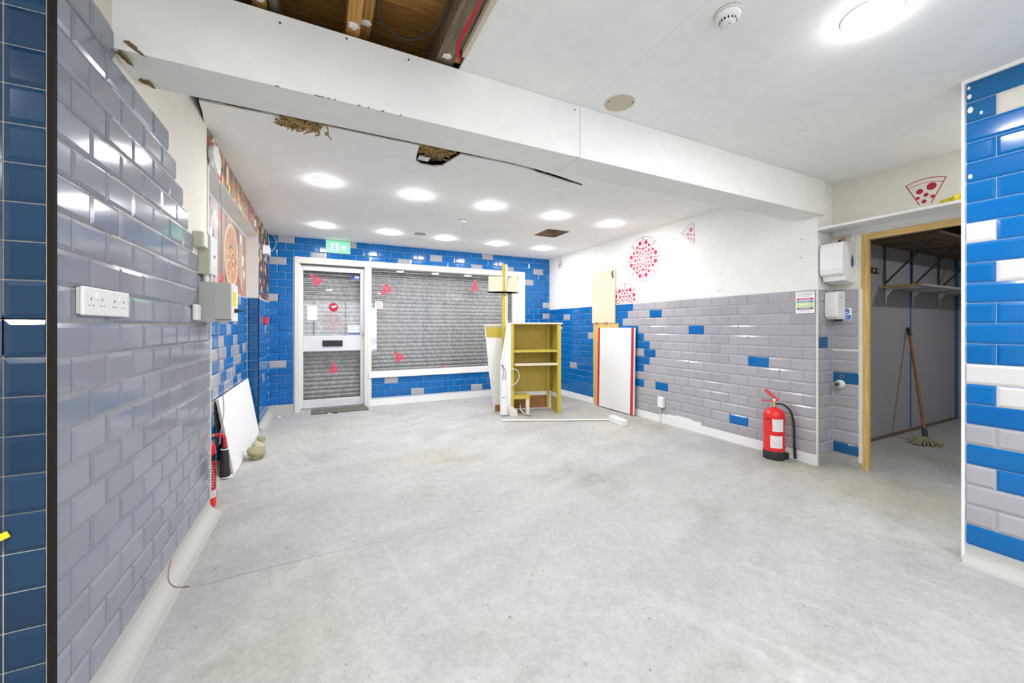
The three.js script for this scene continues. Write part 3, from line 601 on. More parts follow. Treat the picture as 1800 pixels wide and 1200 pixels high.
// ---- the food mural: flat printed wallpaper
{
  const S = { p: 77 }; const r = (a, b) => { S.p = (S.p * 16807) % 2147483647; return a + (b - a) * S.p / 2147483647; };
  const planks = (c, w, h, cols) => { for (let x = 0, i = 0; x < w; i++) { const pw = r(50, 90); c.fillStyle = cols[i % cols.length]; c.fillRect(x, 0, pw, h); c.strokeStyle = 'rgba(40,28,24,0.5)'; c.lineWidth = 2; c.strokeRect(x, -4, pw, h + 8); for (let k = 0; k < 16; k++) { c.strokeStyle = `rgba(${r(60, 210) | 0},${r(60, 170) | 0},${r(60, 150) | 0},0.22)`; const y = r(0, h), xx = x + r(0, pw); c.beginPath(); c.moveTo(xx, y); c.lineTo(xx + r(-6, 6), y + r(30, 160)); c.stroke(); } x += pw; } };
  const blob = (c, x, y, rx, ry, col, a = 0) => { c.fillStyle = col; c.beginPath(); c.ellipse(x, y, rx, ry, a, 0, 7); c.fill(); };
  const pizza = (c, x, y, R) => {
    blob(c, x, y, R, R, '#9c7a52'); blob(c, x, y, R * 0.96, R * 0.96, '#d8bf92'); blob(c, x, y, R * 0.84, R * 0.84, '#c48a64');
    for (let i = 0; i < 150; i++) { const a = r(0, 6.3), q = R * 0.8 * Math.sqrt(r(0, 1)); blob(c, x + q * Math.cos(a), y + q * Math.sin(a), r(4, 11), r(3, 8), ['#f0e2c4', '#e6cfa4', '#f4ecdc', '#cf9a74'][r(0, 4) | 0], r(0, 3)); }
    for (let i = 0; i < 26; i++) { const a = r(0, 6.3), q = R * 0.74 * Math.sqrt(r(0, 1)); blob(c, x + q * Math.cos(a), y + q * Math.sin(a), r(9, 16), r(9, 16), ['#a8584c', '#b8705c', '#955050'][r(0, 3) | 0]); }
    for (let i = 0; i < 22; i++) { const a = r(0, 6.3), q = R * 0.76 * Math.sqrt(r(0, 1)); blob(c, x + q * Math.cos(a), y + q * Math.sin(a), r(14, 26), r(5, 9), ['#5f8f72', '#7fae90', '#4f8468', '#b4cdbe'][r(0, 4) | 0], r(0, 3)); }
  };
  const veg = (c, w, h, n, dens) => { for (let i = 0; i < n; i++) { const x = r(0, w), y = r(0, h); const k = r(0, 1); if (k < 0.28) { const q = r(12, 30); blob(c, x, y, q, q, '#b3252a'); blob(c, x - q * 0.3, y - q * 0.35, q * 0.28, q * 0.2, '#f0b0a0'); } else if (k < 0.46) { const q = r(14, 26); blob(c, x, y, q * 0.8, q * 1.15, '#efe6d6'); blob(c, x + q * 0.2, y + q * 0.2, q * 0.4, q * 0.8, '#d8c7b4'); } else if (k < 0.66) blob(c, x, y, r(20, 46), r(8, 15), ['#38723f', '#2b5c38', '#5f9a55'][r(0, 3) | 0], r(0, 3)); else if (k < 0.82) blob(c, x, y, r(8, 22), r(26, 50), ['#5a2440', '#7c2340', '#3d2340'][r(0, 3) | 0], r(-0.5, 0.5)); else blob(c, x, y, r(14, 24), r(14, 24), ['#e3b832', '#d98a2e', '#e7cf6a'][r(0, 3) | 0]); } };
  const tRec = canvasTex(1536, 512, (c, w, h) => {
    planks(c, w, h, ['#a89490', '#b8a6a8', '#9a8478', '#8d7464', '#a58a78', '#7d685c']);  // pinkish pale planks take in the gloss that washes out the print
    for (let i = 0; i < 9; i++) blob(c, r(60, 560), r(30, 420), r(20, 38), r(26, 46), ['#e9e2ee', '#d7cfe4', '#efe9e6'][i % 3], r(0, 3));  // lavender white bulbs paint the gloss reflection on the near end
    veg(c, 600, h, 16); pizza(c, 970, 250, 238); 
    for (const [x, y] of [[640, 470], [700, 440], [1270, 470], [1330, 500], [1240, 400], [620, 60]]) { blob(c, x, y, 34, 34, '#c03030'); blob(c, x - 10, y - 12, 9, 7, '#f3b4a6'); }
    for (const [x, y] of [[1380, 220], [1420, 330], [1300, 60]]) { blob(c, x, y, 28, 44, '#efe6d4'); }
    for (let i = 0; i < 12; i++) blob(c, r(1240, 1520), r(0, h), r(20, 46), r(7, 14), ['#b0683c', '#8f4a34', '#c98a5a'][i % 3], r(0, 3));
  });
  const tHead = canvasTex(1536, 128, (c, w, h) => { planks(c, w, h, ['#7c6654', '#8d7460', '#6a5648', '#96806a']); veg(c, w, h, 64); for (let i = 0; i < 30; i++) blob(c, r(600, 1100), r(0, h), r(16, 50), r(3, 8), ['#c9a45c', '#b98650', '#5f8a52'][i % 3], r(0, 3)); });
  const tPier = canvasTex(512, 512, (c, w, h) => { c.fillStyle = '#39303e'; c.fillRect(0, 0, w, h); planks(c, w, h, ['#4a3c40', '#3a3038', '#57463f']); veg(c, w, h, 80); });
  const plane = (x, d0, d1, y0, y1) => { const g = new THREE.PlaneGeometry(d1 - d0, y1 - y0); g.rotateY(Math.PI / 2); g.translate(x, (y0 + y1) / 2, -(d0 + d1) / 2); return g; };
  single('food_mural', plane(XREC + 0.0015, 3.17, 5.385, 1.547, 2.225), std(0xffffff, 0.42, { map: tRec }), 'printed mural of a large pizza on planks inside the wall recess', 'mural');
  single('food_mural', plane(XL + 0.0015, 3.105, 5.392, 2.266, CEIL), std(0xffffff, 0.42, { map: tHead }), 'narrow strip of food mural on the header above the recess', 'mural');
  single('food_mural', plane(XL + 0.002, 5.396, DB - 0.004, 1.553, CEIL), std(0xffffff, 0.42, { map: tPier }), 'dark vegetable mural on the pier next to the shop front', 'mural');
}

// ================================================================= BEAM AND CEILINGS
const beam = structure('ceiling_beam', 'white boxed downstand beam across the room', 'beam');
{
  part('casing', bx(XL - 0.02, 1.335, 2.18, 2.475, 1.842, 2.08), M.plaster, beam);
  part('casing', bx(1.336, 3.93, 2.178, 2.475, 1.838, 2.075), M.plaster, beam);
  const gs = []; for (const [x, w] of [[-0.16, 0.016], [-0.014, 0.022], [0.006, 0.016], [0.03, 0.014], [0.052, 0.011], [0.15, 0.012], [0.19, 0.008], [0.25, 0.014], [0.33, 0.008], [1.318, 0.012]]) gs.push(lump(w / 2, rr(0.0018, 0.003), 0.003, 0.3, 2).rotateZ(-0.1).translate(x, 2.1805, -1.842));
  part('paint_chips', gs, M.timberOld, beam, 'brown chips along the lower edge');
  const sp = []; for (const [x, y] of [[0.365, 2.447], [1.30, 2.445], [-0.15, 2.44], [0.10, 2.458]]) { const g = new THREE.SphereGeometry(0.004, 8, 6); g.translate(x, y, -1.8405); sp.push(g); }
  part('screw_heads', sp, M.navyTrim, beam);
  const g1 = lump(0.026, 0.006, 0.006, 0.5, 3).rotateZ(-0.55).translate(-0.598, 2.198, -1.842), g2 = lump(0.030, 0.009, 0.02, 0.6, 3).rotateZ(-0.8).translate(-0.636, 2.176, -1.87), g3 = lump(0.022, 0.007, 0.012, 0.6, 3).rotateZ(-0.6).translate(-0.628, 2.181, -2.035);
  part('broken_edge', [g1, g2, g3], std(lin(0.20, 0.14, 0.065), 1), beam, 'broken brown edge where the beam meets the tiles');
}
const ceilNear = structure('ceiling', 'white plasterboard ceiling with a torn opening at the beam', 'ceiling');
{
  const torn = [[0.611, 1.84], [0.613, 1.53], [0.616, 1.385], [0.61, 0.7], [-0.60, 0.7], [-0.60, 1.84]];
  part('board', slab([[-3.1, -3.3], [1.354, -3.3], [1.354, 1.86], [0.613, 1.86], ...torn.slice(1, 5), [-0.60, 1.86], [-3.1, 1.86]], CEIL - 0.004, 0.014), M.ceiling, ceilNear);
  part('board', slab([[1.3552, -3.3], [4.2, -3.3], [4.2, 2.05], [3.9, 2.05], [3.9, 1.86], [1.3552, 1.86]], CEIL - 0.004, 0.014), M.ceiling, ceilNear);
  part('edge_bead', [bx(0.592, 0.612, CEIL - 0.01, CEIL + 0.035, 0.72, 1.745)], M.rawEdge, ceilNear, 'pale batten along the torn edge');
}
const ceilFar = structure('ceiling_front', 'white plasterboard ceiling with downlights and ragged gap behind the beam', 'ceiling');
{
  const frontEdge = [[-0.70, 3.12], [-0.652, 3.02], [-0.632, 2.90], [-0.618, 2.757], [-0.5, 2.752], [-0.42, 2.757], [-0.32, 2.75], [-0.235, 2.748], [-0.20, 2.80], [-0.168, 2.885], [-0.13, 2.885], [-0.09, 2.825], [-0.015, 2.775], [0.03, 2.75], [0.2, 2.752], [0.4, 2.754], [0.618, 2.752], [0.632, 2.90], [0.648, 3.015], [0.70, 3.06], [0.80, 3.06], [0.86, 3.02], [0.90, 2.86], [0.928, 2.757], [1.1, 2.752], [1.25, 2.748], [1.43, 2.757], [1.55, 2.775], [1.60, 2.80], [1.70, 2.815], [1.78, 2.832], [1.88, 2.85], [1.95, 2.862], [2.02, 2.868], [2.10, 2.886], [2.115, 2.872], [2.07, 2.84]];
  const rearStrip = [[1.95, 2.815], [1.80, 2.78], [1.68, 2.76], [1.55, 2.74], [1.43, 2.73], [1.2, 2.712], [1.0, 2.70], [-0.62, 2.70], [-0.66, 2.70], [-0.72, 2.70]];
  const hatch = rect(2.64, 2.98, 4.325, 4.725);
  part('board', slab([...frontEdge, [2.5, 2.841], [3.88, 2.841], [3.88, DB + 0.05], [-0.80, DB + 0.05], [-0.80, 3.12]], CEIL, 0.0125, [hatch]), M.ceiling, ceilFar);
  part('board', slab([[-0.72, 2.06], [3.9, 2.06], [3.88, 2.84], [2.07, 2.84], ...rearStrip], CEIL, 0.0125), M.ceiling, ceilFar);
  const e = []; for (let i = 0; i < frontEdge.length - 1; i++) { const [x0, d0] = frontEdge[i], [x1, d1] = frontEdge[i + 1]; if (i > 2 && rnd() < 0.5) e.push(tube([V(x0, CEIL + 0.004, d0 - 0.002), V((x0 + x1) / 2, CEIL + 0.005, (d0 + d1) / 2 - 0.004), V(x1, CEIL + 0.004, d1 - 0.002)], 0.0045, 4, 5)); }
  part('torn_edge', e, M.rawEdge, ceilFar, 'torn brown paper edge of the plasterboard');
  // lining of the square hatch
  part('hatch_lining', [bx(2.626, 2.64, CEIL + 0.003, CEIL + 0.11, 4.31, 4.74), bx(2.98, 2.994, CEIL + 0.003, CEIL + 0.11, 4.31, 4.74), bx(2.64, 2.98, CEIL + 0.003, CEIL + 0.11, 4.31, 4.325), bx(2.64, 2.98, CEIL + 0.003, CEIL + 0.11, 4.725, 4.74)], std(lin(0.34, 0.22, 0.15), 0.8), ceilFar, 'bare wooden sides of the square ceiling hatch');
  part('hatch_lid', bx(2.6, 3.02, CEIL + 0.11, CEIL + 0.125, 4.29, 4.76), M.plasterCream, ceilFar);
}
// ---- timbers above the torn ceiling
const voidAbove = structure('ceiling_void', 'exposed joists and floorboards above the torn ceiling', 'joists');
{
  let d = 0.55, i = 0;
  while (d < 3.4) { const w = rr(0.115, 0.135); part('floorboard', swapUV(bx(-0.9, 1.0, 2.645 + rr(0, 0.003), 2.665, d + 0.002, d + w - 0.002)), i % 2 ? M.boardWarm : M.boardWarm2, voidAbove); d += w; i++; }
  part('joist', bx(0.498, 0.583, 2.495, 2.645, 0.5, 2.14), M.timberOld, voidAbove);
  part('joist', bx(0.100, 0.152, 2.495, 2.645, 0.5, 2.14), M.joistWarm, voidAbove);
  part('joist', bx(0.157, 0.20, 2.535, 2.645, 0.5, 2.14), M.boardWarm, voidAbove);
  part('joist', bx(-0.245, -0.195, 2.495, 2.645, 0.5, 2.14), M.boardWarm, voidAbove);
  part('joist', bx(-0.19, -0.155, 2.51, 2.645, 0.5, 2.14), M.timberOld, voidAbove);
  for (const x of [1.02, 1.3, 1.65, 2.1, 2.55, 3.05, 3.5, -0.45]) part('joist', bx(x, x + 0.05, 2.50, 2.645, 2.22, 6.2), M.timberOld, voidAbove);
  part('noggin', bx(0.583, 0.611, 2.50, 2.55, 1.79, 1.84), M.joistWarm, voidAbove);
  part('noggin', bx(0.62, 0.66, 2.492, 2.645, 0.5, 1.83), M.joistWarm, voidAbove);
  const wp = [lump(0.022, 0.003, 0.02, 0.3, 2).translate(0.54, 2.4945, -1.805), lump(0.02, 0.003, 0.022, 0.3, 2).translate(0.126, 2.4945, -1.80), lump(0.02, 0.003, 0.02, 0.25, 2).translate(0.178, 2.534, -1.815), lump(0.022, 0.003, 0.02, 0.25, 2).translate(-0.22, 2.4945, -1.81), bx(-0.30, -0.20, 2.51, 2.62, 1.825, 1.842)];
  part('paint_patch', wp, M.whitePaint, voidAbove, 'white paint left on the joist ends');
  part('void_lining', [bx(-3.2, 8.0, 2.70, 2.80, -3.5, 7.0), bx(-0.95, -0.9, 2.4, 2.75, 0.4, 6.7), bx(0.40, 1.02, 2.49, 2.70, 0.44, 0.5), bx(-0.95, 1.02, 2.492, 2.70, 0.40, 0.5), bx(1.0, 1.02, 2.492, 2.70, 0.4, 2.06), bx(-0.9, 4.3, 2.4935, 2.645, 2.16, 2.2), bx(4.15, 4.2, 2.49, 2.75, 0.4, 6.7)], M.cavity, voidAbove);
}
{ // cables hanging in the opening
  single('hanging_cable', tube([V(0.19, 2.62, 1.55), V(0.205, 2.56, 1.66), V(0.23, 2.55, 1.775), V(0.293, 2.55, 1.842), V(0.36, 2.552, 1.862), V(0.428, 2.55, 1.806), V(0.468, 2.55, 1.71), V(0.482, 2.56, 1.60), V(0.49, 2.62, 1.48)], 0.0055, 48, 8), std(lin(0.055, 0.045, 0.035), 0.6), 'black cable looping down between the ceiling joists', 'cable');
  const t = thing('red_cable', 'twin red cable running beside the ceiling joist', 'cable', [0, 0, 0]);
  for (const o of [0, 0.008]) part('core', tube([V(0.572 + o, 2.502, 1.0), V(0.565 + o, 2.50, 1.30), V(0.563 + o, 2.498, 1.45), V(0.558 + o, 2.494, 1.61), V(0.560 + o, 2.49, 1.72), V(0.583 + o, 2.492, 1.775), V(0.609 + o * 0.3, 2.50, 1.815), V(0.62, 2.53, 1.825)], 0.0042, 40, 7), M.redMatt, t);
}
// ---- loft insulation showing in the gap and the broken hole
function fibres(cx, cy, cd, sx, sy, sd, n, m1) {
  const gs = []; for (let i = 0; i < n; i++) { const x = cx + rr(-sx, sx), y = cy + rr(-sy, sy), d = cd + rr(-sd, sd), a = rr(0, 6.3), l = rr(0.02, 0.06); gs.push(tube([V(x, y, d), V(x + Math.cos(a) * l * 0.5, y + rr(-0.012, 0.008), d + Math.sin(a) * l * 0.4), V(x + Math.cos(a + 0.5) * l, y + rr(-0.02, 0.01), d + Math.sin(a + 0.5) * l * 0.7)], rr(0.003, 0.007), 5, 5)); } return gs;
}
{
  const t = thing('loft_insulation', 'tuft of brown loft insulation bulging through the ceiling gap', 'insulation', [0, 0, 0]);
  part('wool', [...fibres(-0.11, 2.486, 2.79, 0.105, 0.018, 0.05, 170), lump(0.10, 0.022, 0.055, 0.35, 3).translate(-0.11, 2.498, -2.785)], M.insul, t);
  part('dangling_strand', [tube([V(0.03, 2.48, 2.735), V(0.04, 2.455, 2.745), V(0.042, 2.43, 2.76), V(0.06, 2.405, 2.765)], 0.004, 12, 6), lump(0.012, 0.012, 0.012, 0.3, 2).translate(0.032, 2.437, -2.758)], M.insul, t);
  const u = thing('loft_insulation', 'brown wool and torn lining inside the broken ceiling hole', 'insulation', [0, 0, 0]);
  part('wool', [...fibres(0.77, 2.515, 2.84, 0.12, 0.016, 0.09, 150), lump(0.13, 0.03, 0.11, 0.3, 3).translate(0.77, 2.535, -2.83)], M.insul, u);
  part('dark_wool', [lump(0.13, 0.03, 0.08, 0.3, 3).translate(0.80, 2.55, -3.0)], M.insulDark, u);
  part('paper_scrap', bx(0.665, 0.75, 2.50, 2.503, 2.96, 3.035), M.paper, u);
}

// ================================================================= DOWNLIGHTS
function downlight(x, d, label, R = 0.088, k = 1, top = CEIL) {
  const t = thing('downlight', label, 'light', [x, top, d], 0, 'round ceiling downlights');
  const ring = new THREE.TorusGeometry(R + 0.003, 0.004, 8, 40); ring.rotateX(Math.PI / 2); ring.translate(0, -0.001, 0);
  part('rim', ring, M.whiteGloss, t);
  const lens = new THREE.LatheGeometry([[0.0001, -0.020], [R * 0.6, -0.0195], [R * 0.9, -0.017], [R * 0.99, -0.011], [R, 0.0005]].map(([a, b]) => new THREE.Vector2(a, b)), 40);
  part('lamp_diffuser', lens, new THREE.MeshStandardMaterial({ color: 0xffffff, roughness: 0.5, emissive: LAMP_COLOR, emissiveIntensity: 8, side: THREE.DoubleSide }), t);
  const w = R * 1.6, l = new THREE.RectAreaLight(LAMP_COLOR, LAMP_NITS * k, w, w);
  l.position.set(x, top - 0.023, -d); l.lookAt(x, 0, -d); scene.add(l);
  const p = new THREE.PointLight(LAMP_COLOR, LAMP_CANDELA * Math.min(k, 1), 0, 2); p.position.set(x, top - 0.017, -d); p.shadow.radius = 0.8; p.castShadow = true; scene.add(p);
}
for (const x of [0.02, 0.826, 1.60, 2.41, 3.21]) { downlight(x, 3.793, 'round white downlight in the ceiling row nearer the beam', 0.088, 0.94); downlight(x, 5.44, 'round white downlight in the ceiling row nearer the shop window', 0.088, 0.94); }
downlight(2.005, 0.775, 'round white downlight in the ceiling on the doorway side of the beam', 0.092, 1.5, CEIL - 0.004);
for (const [x, d] of [[0.25, 0.1], [2.0, -0.75], [0.25, -1.7], [-1.6, 0.1], [-1.6, -1.7], [2.0, -2.4]]) downlight(x, d, 'round white downlight added unseen in the rear room ceiling', 0.092, 1.5, CEIL - 0.004);  // lamps out of view, added to brighten the near side
downlight(3.6, 0.12, 'round white downlight added unseen in the passage ceiling behind the tiled pier', 0.092, 1.0, CEIL - 0.004);  // unseen lamp added to lift the doorway wall and the ceiling there
downlight(5.9, 0.35, 'round white downlight in the store room ceiling', 0.088, 1.1, 2.42);

// ================================================================= SHELL BEHIND THE VIEWER
const shell = structure('wall_rear', 'plain white walls of the rear room behind the viewer', 'wall');
part('plaster', [bx(-3.1, -1.3, 0, 2.7, -3.35, -3.2), bx(1.9, 4.2, 0, 2.7, -3.35, -3.2), bx(-1.3, 1.9, 0, 0.75, -3.35, -3.2), bx(-1.3, 1.9, 2.2, 2.7, -3.35, -3.2), bx(-3.15, -3.0, 0, 2.7, -3.35, 1.62)], M.plaster, shell);
part('plaster', [bx(-3.1, XL - 0.1, 0, 2.7, DC + 0.1, DC + 0.2), bx(XP + 0.12, XW, 0, 2.7, -3.2, -0.5)], M.plaster, shell);

const win2 = structure('window_2', 'white framed rear window in three lights', 'window');
part('window_frame', [...[-1.3, -0.27, 0.80, 1.84].map((x) => bx(x, x + 0.06, 0.75, 2.2, -3.31, -3.25)), bx(-1.3, 1.9, 0.75, 0.81, -3.31, -3.25), bx(-1.3, 1.9, 2.14, 2.2, -3.31, -3.25)], M.whiteGloss, win2);
for (const x of [-1.24, -0.21, 0.86]) part('pane', bx(x, x + 0.98, 0.81, 2.14, -3.282, -3.278), M.glass, win2);
// ================================================================= CEILING FITTINGS
function smokeDetector(label, x, d, r) {
  const t = thing('smoke_detector', label, 'detector', [x, CEIL - 0.002, d]);
  const lathe = (pts) => new THREE.LatheGeometry(pts.map(([a, b]) => new THREE.Vector2(a * r, b * r)), 36);
  part('base', lathe([[0.001, 0], [1.04, 0], [1.04, -0.22], [0.98, -0.25], [0.001, -0.25]]), M.offWhite, t);
  part('body', lathe([[0.9, -0.24], [0.95, -0.30], [0.9, -0.52], [0.62, -0.62], [0.62, -0.64], [0.56, -0.86], [0.3, -0.95], [0.001, -0.96]]), M.whiteGloss, t);
  const gs = []; for (let i = 0; i < 14; i++) { const a = i / 14 * 6.283; const g = new THREE.BoxGeometry(r * 0.12, r * 0.17, r * 0.05); g.rotateX(0.25); g.translate(0, -r * 0.75, r * 0.60); g.rotateY(a); gs.push(g); }
  part('vent_slots', gs, M.rubber, t);
  part('indicator', new THREE.SphereGeometry(r * 0.05, 8, 6).translate(0, -r * 0.95, r * 0.12), M.rubber, t);
  return t;
}
smokeDetector('white domed smoke detector with vent slots on the ceiling near the beam', 1.478, 1.03, 0.05);
smokeDetector('small white smoke detector between the downlight rows', 1.513, 4.44, 0.05);
function roundVent(label, x, d, r, m) {
  const t = thing('ceiling_vent', label, 'vent', [x, CEIL - 0.003, d]);
  const ring = new THREE.TorusGeometry(r, 0.006, 8, 40); ring.rotateX(Math.PI / 2); part('rim', ring, M.offWhite, t);
  part('cover', cyl(r, r, -0.006, 0.004, 0, 0, 40), m, t);
  for (const a of [0.6, 3.3]) part('screw', cyl(0.004, 0.004, -0.009, -0.005, Math.cos(a) * r * 0.85, Math.sin(a) * r * 0.85, 8), M.rubber, t);
}
roundVent('round tan blanking plate on the ceiling beside the beam', 1.515, 1.712, 0.083, std(lin(0.56, 0.49, 0.36), 0.6));
roundVent('round grey speaker plate on the ceiling near the shop window', 1.204, 5.314, 0.085, std(lin(0.42, 0.41, 0.38), 0.7));
{ const gs = [[0, 0], [0.05, 0.015], [-0.05, -0.01]].map(([a, b]) => lump(0.016, 0.004, 0.012, 0.3, 2).translate(1.107 + a, CEIL - 0.001, -4.40 + b)); single('screw_plugs', gs, M.offWhite, 'cluster of cream filled screw holes in the white ceiling', 'plug'); }

// ================================================================= LEFT WALL FITTINGS
{
  let t = thing('double_socket', 'long white twin double socket plate on the grey tiles', 'socket', [XL + 0.007, 1.283, 1.754], Math.PI / 2);
  part('back_box', rb(-0.150, 0.150, -0.040, 0.040, -0.002, 0.010, 0.003), M.offWhite, t);
  const plate = part('face_plate', rb(-0.154, 0.154, -0.044, 0.044, 0.006, 0.018, 0.006, 3), M.whiteGloss, t);
  for (const [cx, sw] of [[-0.112, 1], [-0.045, -1], [0.038, 1], [0.105, -1]]) {
    const o = []; o.push(lb(cx - 0.0022, cx + 0.0022, 0.003, 0.012, 0.0176, 0.0184)); for (const k of [-1, 1]) o.push(lb(cx + k * 0.011 - 0.0035, cx + k * 0.011 + 0.0035, -0.014, -0.0105, 0.0176, 0.0184));
    part('pin_holes', o, M.black, plate);
  }
  for (const cx of [-0.078, 0.072]) part('rocker', [rb(cx - 0.011, cx - 0.001, 0.008, 0.028, 0.016, 0.0225, 0.002), rb(cx + 0.001, cx + 0.011, 0.008, 0.028, 0.016, 0.0225, 0.002)], M.whiteGloss, plate);
  t = thing('isolator_spur', 'small white blank plate beside the grey switch box', 'socket', [XL + 0.007, 1.288, 2.80], Math.PI / 2);
  part('face_plate', rb(-0.045, 0.045, -0.046, 0.046, -0.001, 0.022, 0.008, 3), M.whiteGloss, t);
  t = thing('consumer_unit', 'grey metal switch box with yellow warning label and black handle', 'switch box', [XL + 0.002, 1.235, 2.905]);
  part('body', rb(0, 0.075, 0, 0.242, -0.196, 0, 0.004), M.boxGrey, t);
  part('cover', rb(0.073, 0.158, 0.004, 0.238, -0.193, -0.003, 0.004), M.boxGrey, t);
  part('seam_strip', [rb(0.068, 0.078, -0.002, 0.244, -0.198, 0.002, 0.002)], M.boxGrey, t);
  part('base_lip', rb(0.08, 0.16, 0.012, 0.018, -0.004, 0.001, 0.001), M.concrete, t);
  const front = part('front_plate', rb(0.156, 0.163, 0.006, 0.236, -0.190, -0.006, 0.003), M.whitePaint, t);
  part('warning_label', new THREE.PlaneGeometry(0.11, 0.10).rotateY(Math.PI / 2).translate(0.1635, 0.145, -0.085), std(0xffffff, 0.5, { map: canvasTex(128, 128, (c) => { c.fillStyle = '#f2dc28'; c.fillRect(0, 0, 128, 128); c.strokeStyle = '#6b6420'; c.lineWidth = 3; for (let i = 0; i < 7; i++) { c.beginPath(); c.moveTo(14, 18 + i * 15); c.lineTo(114 - (i % 3) * 22, 18 + i * 15); c.stroke(); } }) }), front);
  part('small_badge', new THREE.CircleGeometry(0.014, 20).rotateY(Math.PI / 2).translate(0.1635, 0.217, -0.07), M.boxGrey, front);
  part('switch_handle', [cyl(0.014, 0.012, 0, 0.02, 0, 0, 14).rotateZ(-Math.PI / 2).translate(0.162, 0.072, -0.09), rb(0.18, 0.212, 0.067, 0.077, -0.096, -0.084, 0.003)], M.black, t);
  t = thing('junction_box', 'small beige trunking box above the grey tiles', 'electrical box', [XL, 1.668, 2.80]);
  part('body', rb(0, 0.042, 0, 0.088, -0.09, 0, 0.004), M.beige, t); part('lid', rb(0.04, 0.052, 0.003, 0.085, -0.087, -0.003, 0.003), M.offWhite, t);
  t = thing('time_switch', 'tall beige switch unit with white front and dark window', 'electrical box', [XL, 1.522, 2.905]);
  part('body', rb(0, 0.055, 0, 0.24, -0.16, 0, 0.004), M.beige, t); const fr = part('front_plate', rb(0.053, 0.062, 0.004, 0.236, -0.156, -0.004, 0.003), M.whiteGloss, t); part('indicator_window', rb(0.060, 0.064, 0.11, 0.126, -0.10, -0.075, 0.001), std(lin(0.08, 0.01, 0.01), 0.3), fr); part('label_strip', lb(0.0618, 0.0625, 0.05, 0.058, -0.12, -0.05), M.yellow, fr);
  part('conduit', [cyl(0.012, 0.012, -0.05, 0.005, 0.03, -0.04, 12), cyl(0.006, 0.006, -0.05, 0.005, 0.052, -0.06, 8)], M.whitePaint, t);
  t = thing('mini_trunking', 'white vertical trunking below the grey switch box', 'trunking', [XL + 0.005, 1.545, 2.95]); part('channel', rb(0, 0.012, -0.28, 0.0, -0.06, -0.03, 0.002), M.offWhite, t);
  t = thing('call_point', 'red fire alarm call point on the blue tiled pier', 'alarm', [XL + 0.008, 1.245, 5.86], Math.PI / 2); part('body', rb(-0.043, 0.043, 0, 0.087, 0, 0.045, 0.005), M.red, t); part('glass_window', rb(-0.028, 0.028, 0.022, 0.062, 0.0445, 0.0465, 0.001), std(lin(0.5, 0.06, 0.06), 0.2), t);
  t = thing('alarm_sounder', 'white alarm sounder box on the mural pier by the shop front', 'alarm', [XL + 0.002, 2.17, 5.86], Math.PI / 2); part('body', rb(-0.10, 0.10, -0.045, 0.065, 0, 0.065, 0.008, 3), M.whiteGloss, t); part('base_plate', rb(-0.105, 0.105, -0.05, 0.07, -0.001, 0.012, 0.004), M.offWhite, t);
  t = thing('fan_cover', 'white plastic junction cover hanging loose at the top of the mural', 'cover', [XL + 0.003, 2.335, 3.22], Math.PI / 2);
  part('cover', [cyl(0.10, 0.105, -0.012, 0.03, 0, 0, 28).rotateX(Math.PI / 2).scale(1, 0.72, 1)], M.whiteGloss, t); part('skirt', rb(-0.09, 0.13, -0.078, -0.02, 0, 0.022, 0.006), M.whitePaint, t);
  part('wire', tube([new THREE.Vector3(-0.1, 0.06, 0.012), new THREE.Vector3(-0.03, 0.118, 0.02), new THREE.Vector3(0.06, 0.10, 0.02), new THREE.Vector3(0.13, 0.02, 0.012), new THREE.Vector3(0.16, -0.12, 0.008)], 0.0045, 24, 6), M.offWhite, t);
}
// loose wires
single('hanging_wire', tube([V(XL + 0.008, 2.26, 3.385), V(-0.64, 2.121, 3.42), V(-0.632, 1.788, 3.392), V(-0.63, 1.424, 3.374), V(-0.63, 1.106, 3.273), V(-0.632, 0.865, 3.357), V(-0.632, 0.605, 3.464), V(-0.63, 0.466, 3.357), V(-0.625, 0.40, 3.30)], 0.0032, 80, 6), std(lin(0.35, 0.34, 0.32), 0.5), 'thin grey wire hanging down in front of the mural', 'wire');
single('stub_wire', tube([V(-0.608, CEIL, 6.29), V(-0.575, 2.44, 6.29), V(-0.556, 2.387, 6.285), V(-0.566, 2.32, 6.285), V(-0.608, 2.25, 6.29)], 0.004, 24, 6), M.whitePaint, 'short white wire curling out of the ceiling corner over blue tiles', 'wire');
single('stub_wire', tube([V(-0.645, CEIL - 0.005, 6.24), V(-0.640, 2.40, 6.25), V(-0.63, 2.30, 6.26), V(-0.615, 2.245, 6.27)], 0.0035, 20, 6), M.whitePaint, 'pale wire running down the corner to the alarm sounder', 'wire');

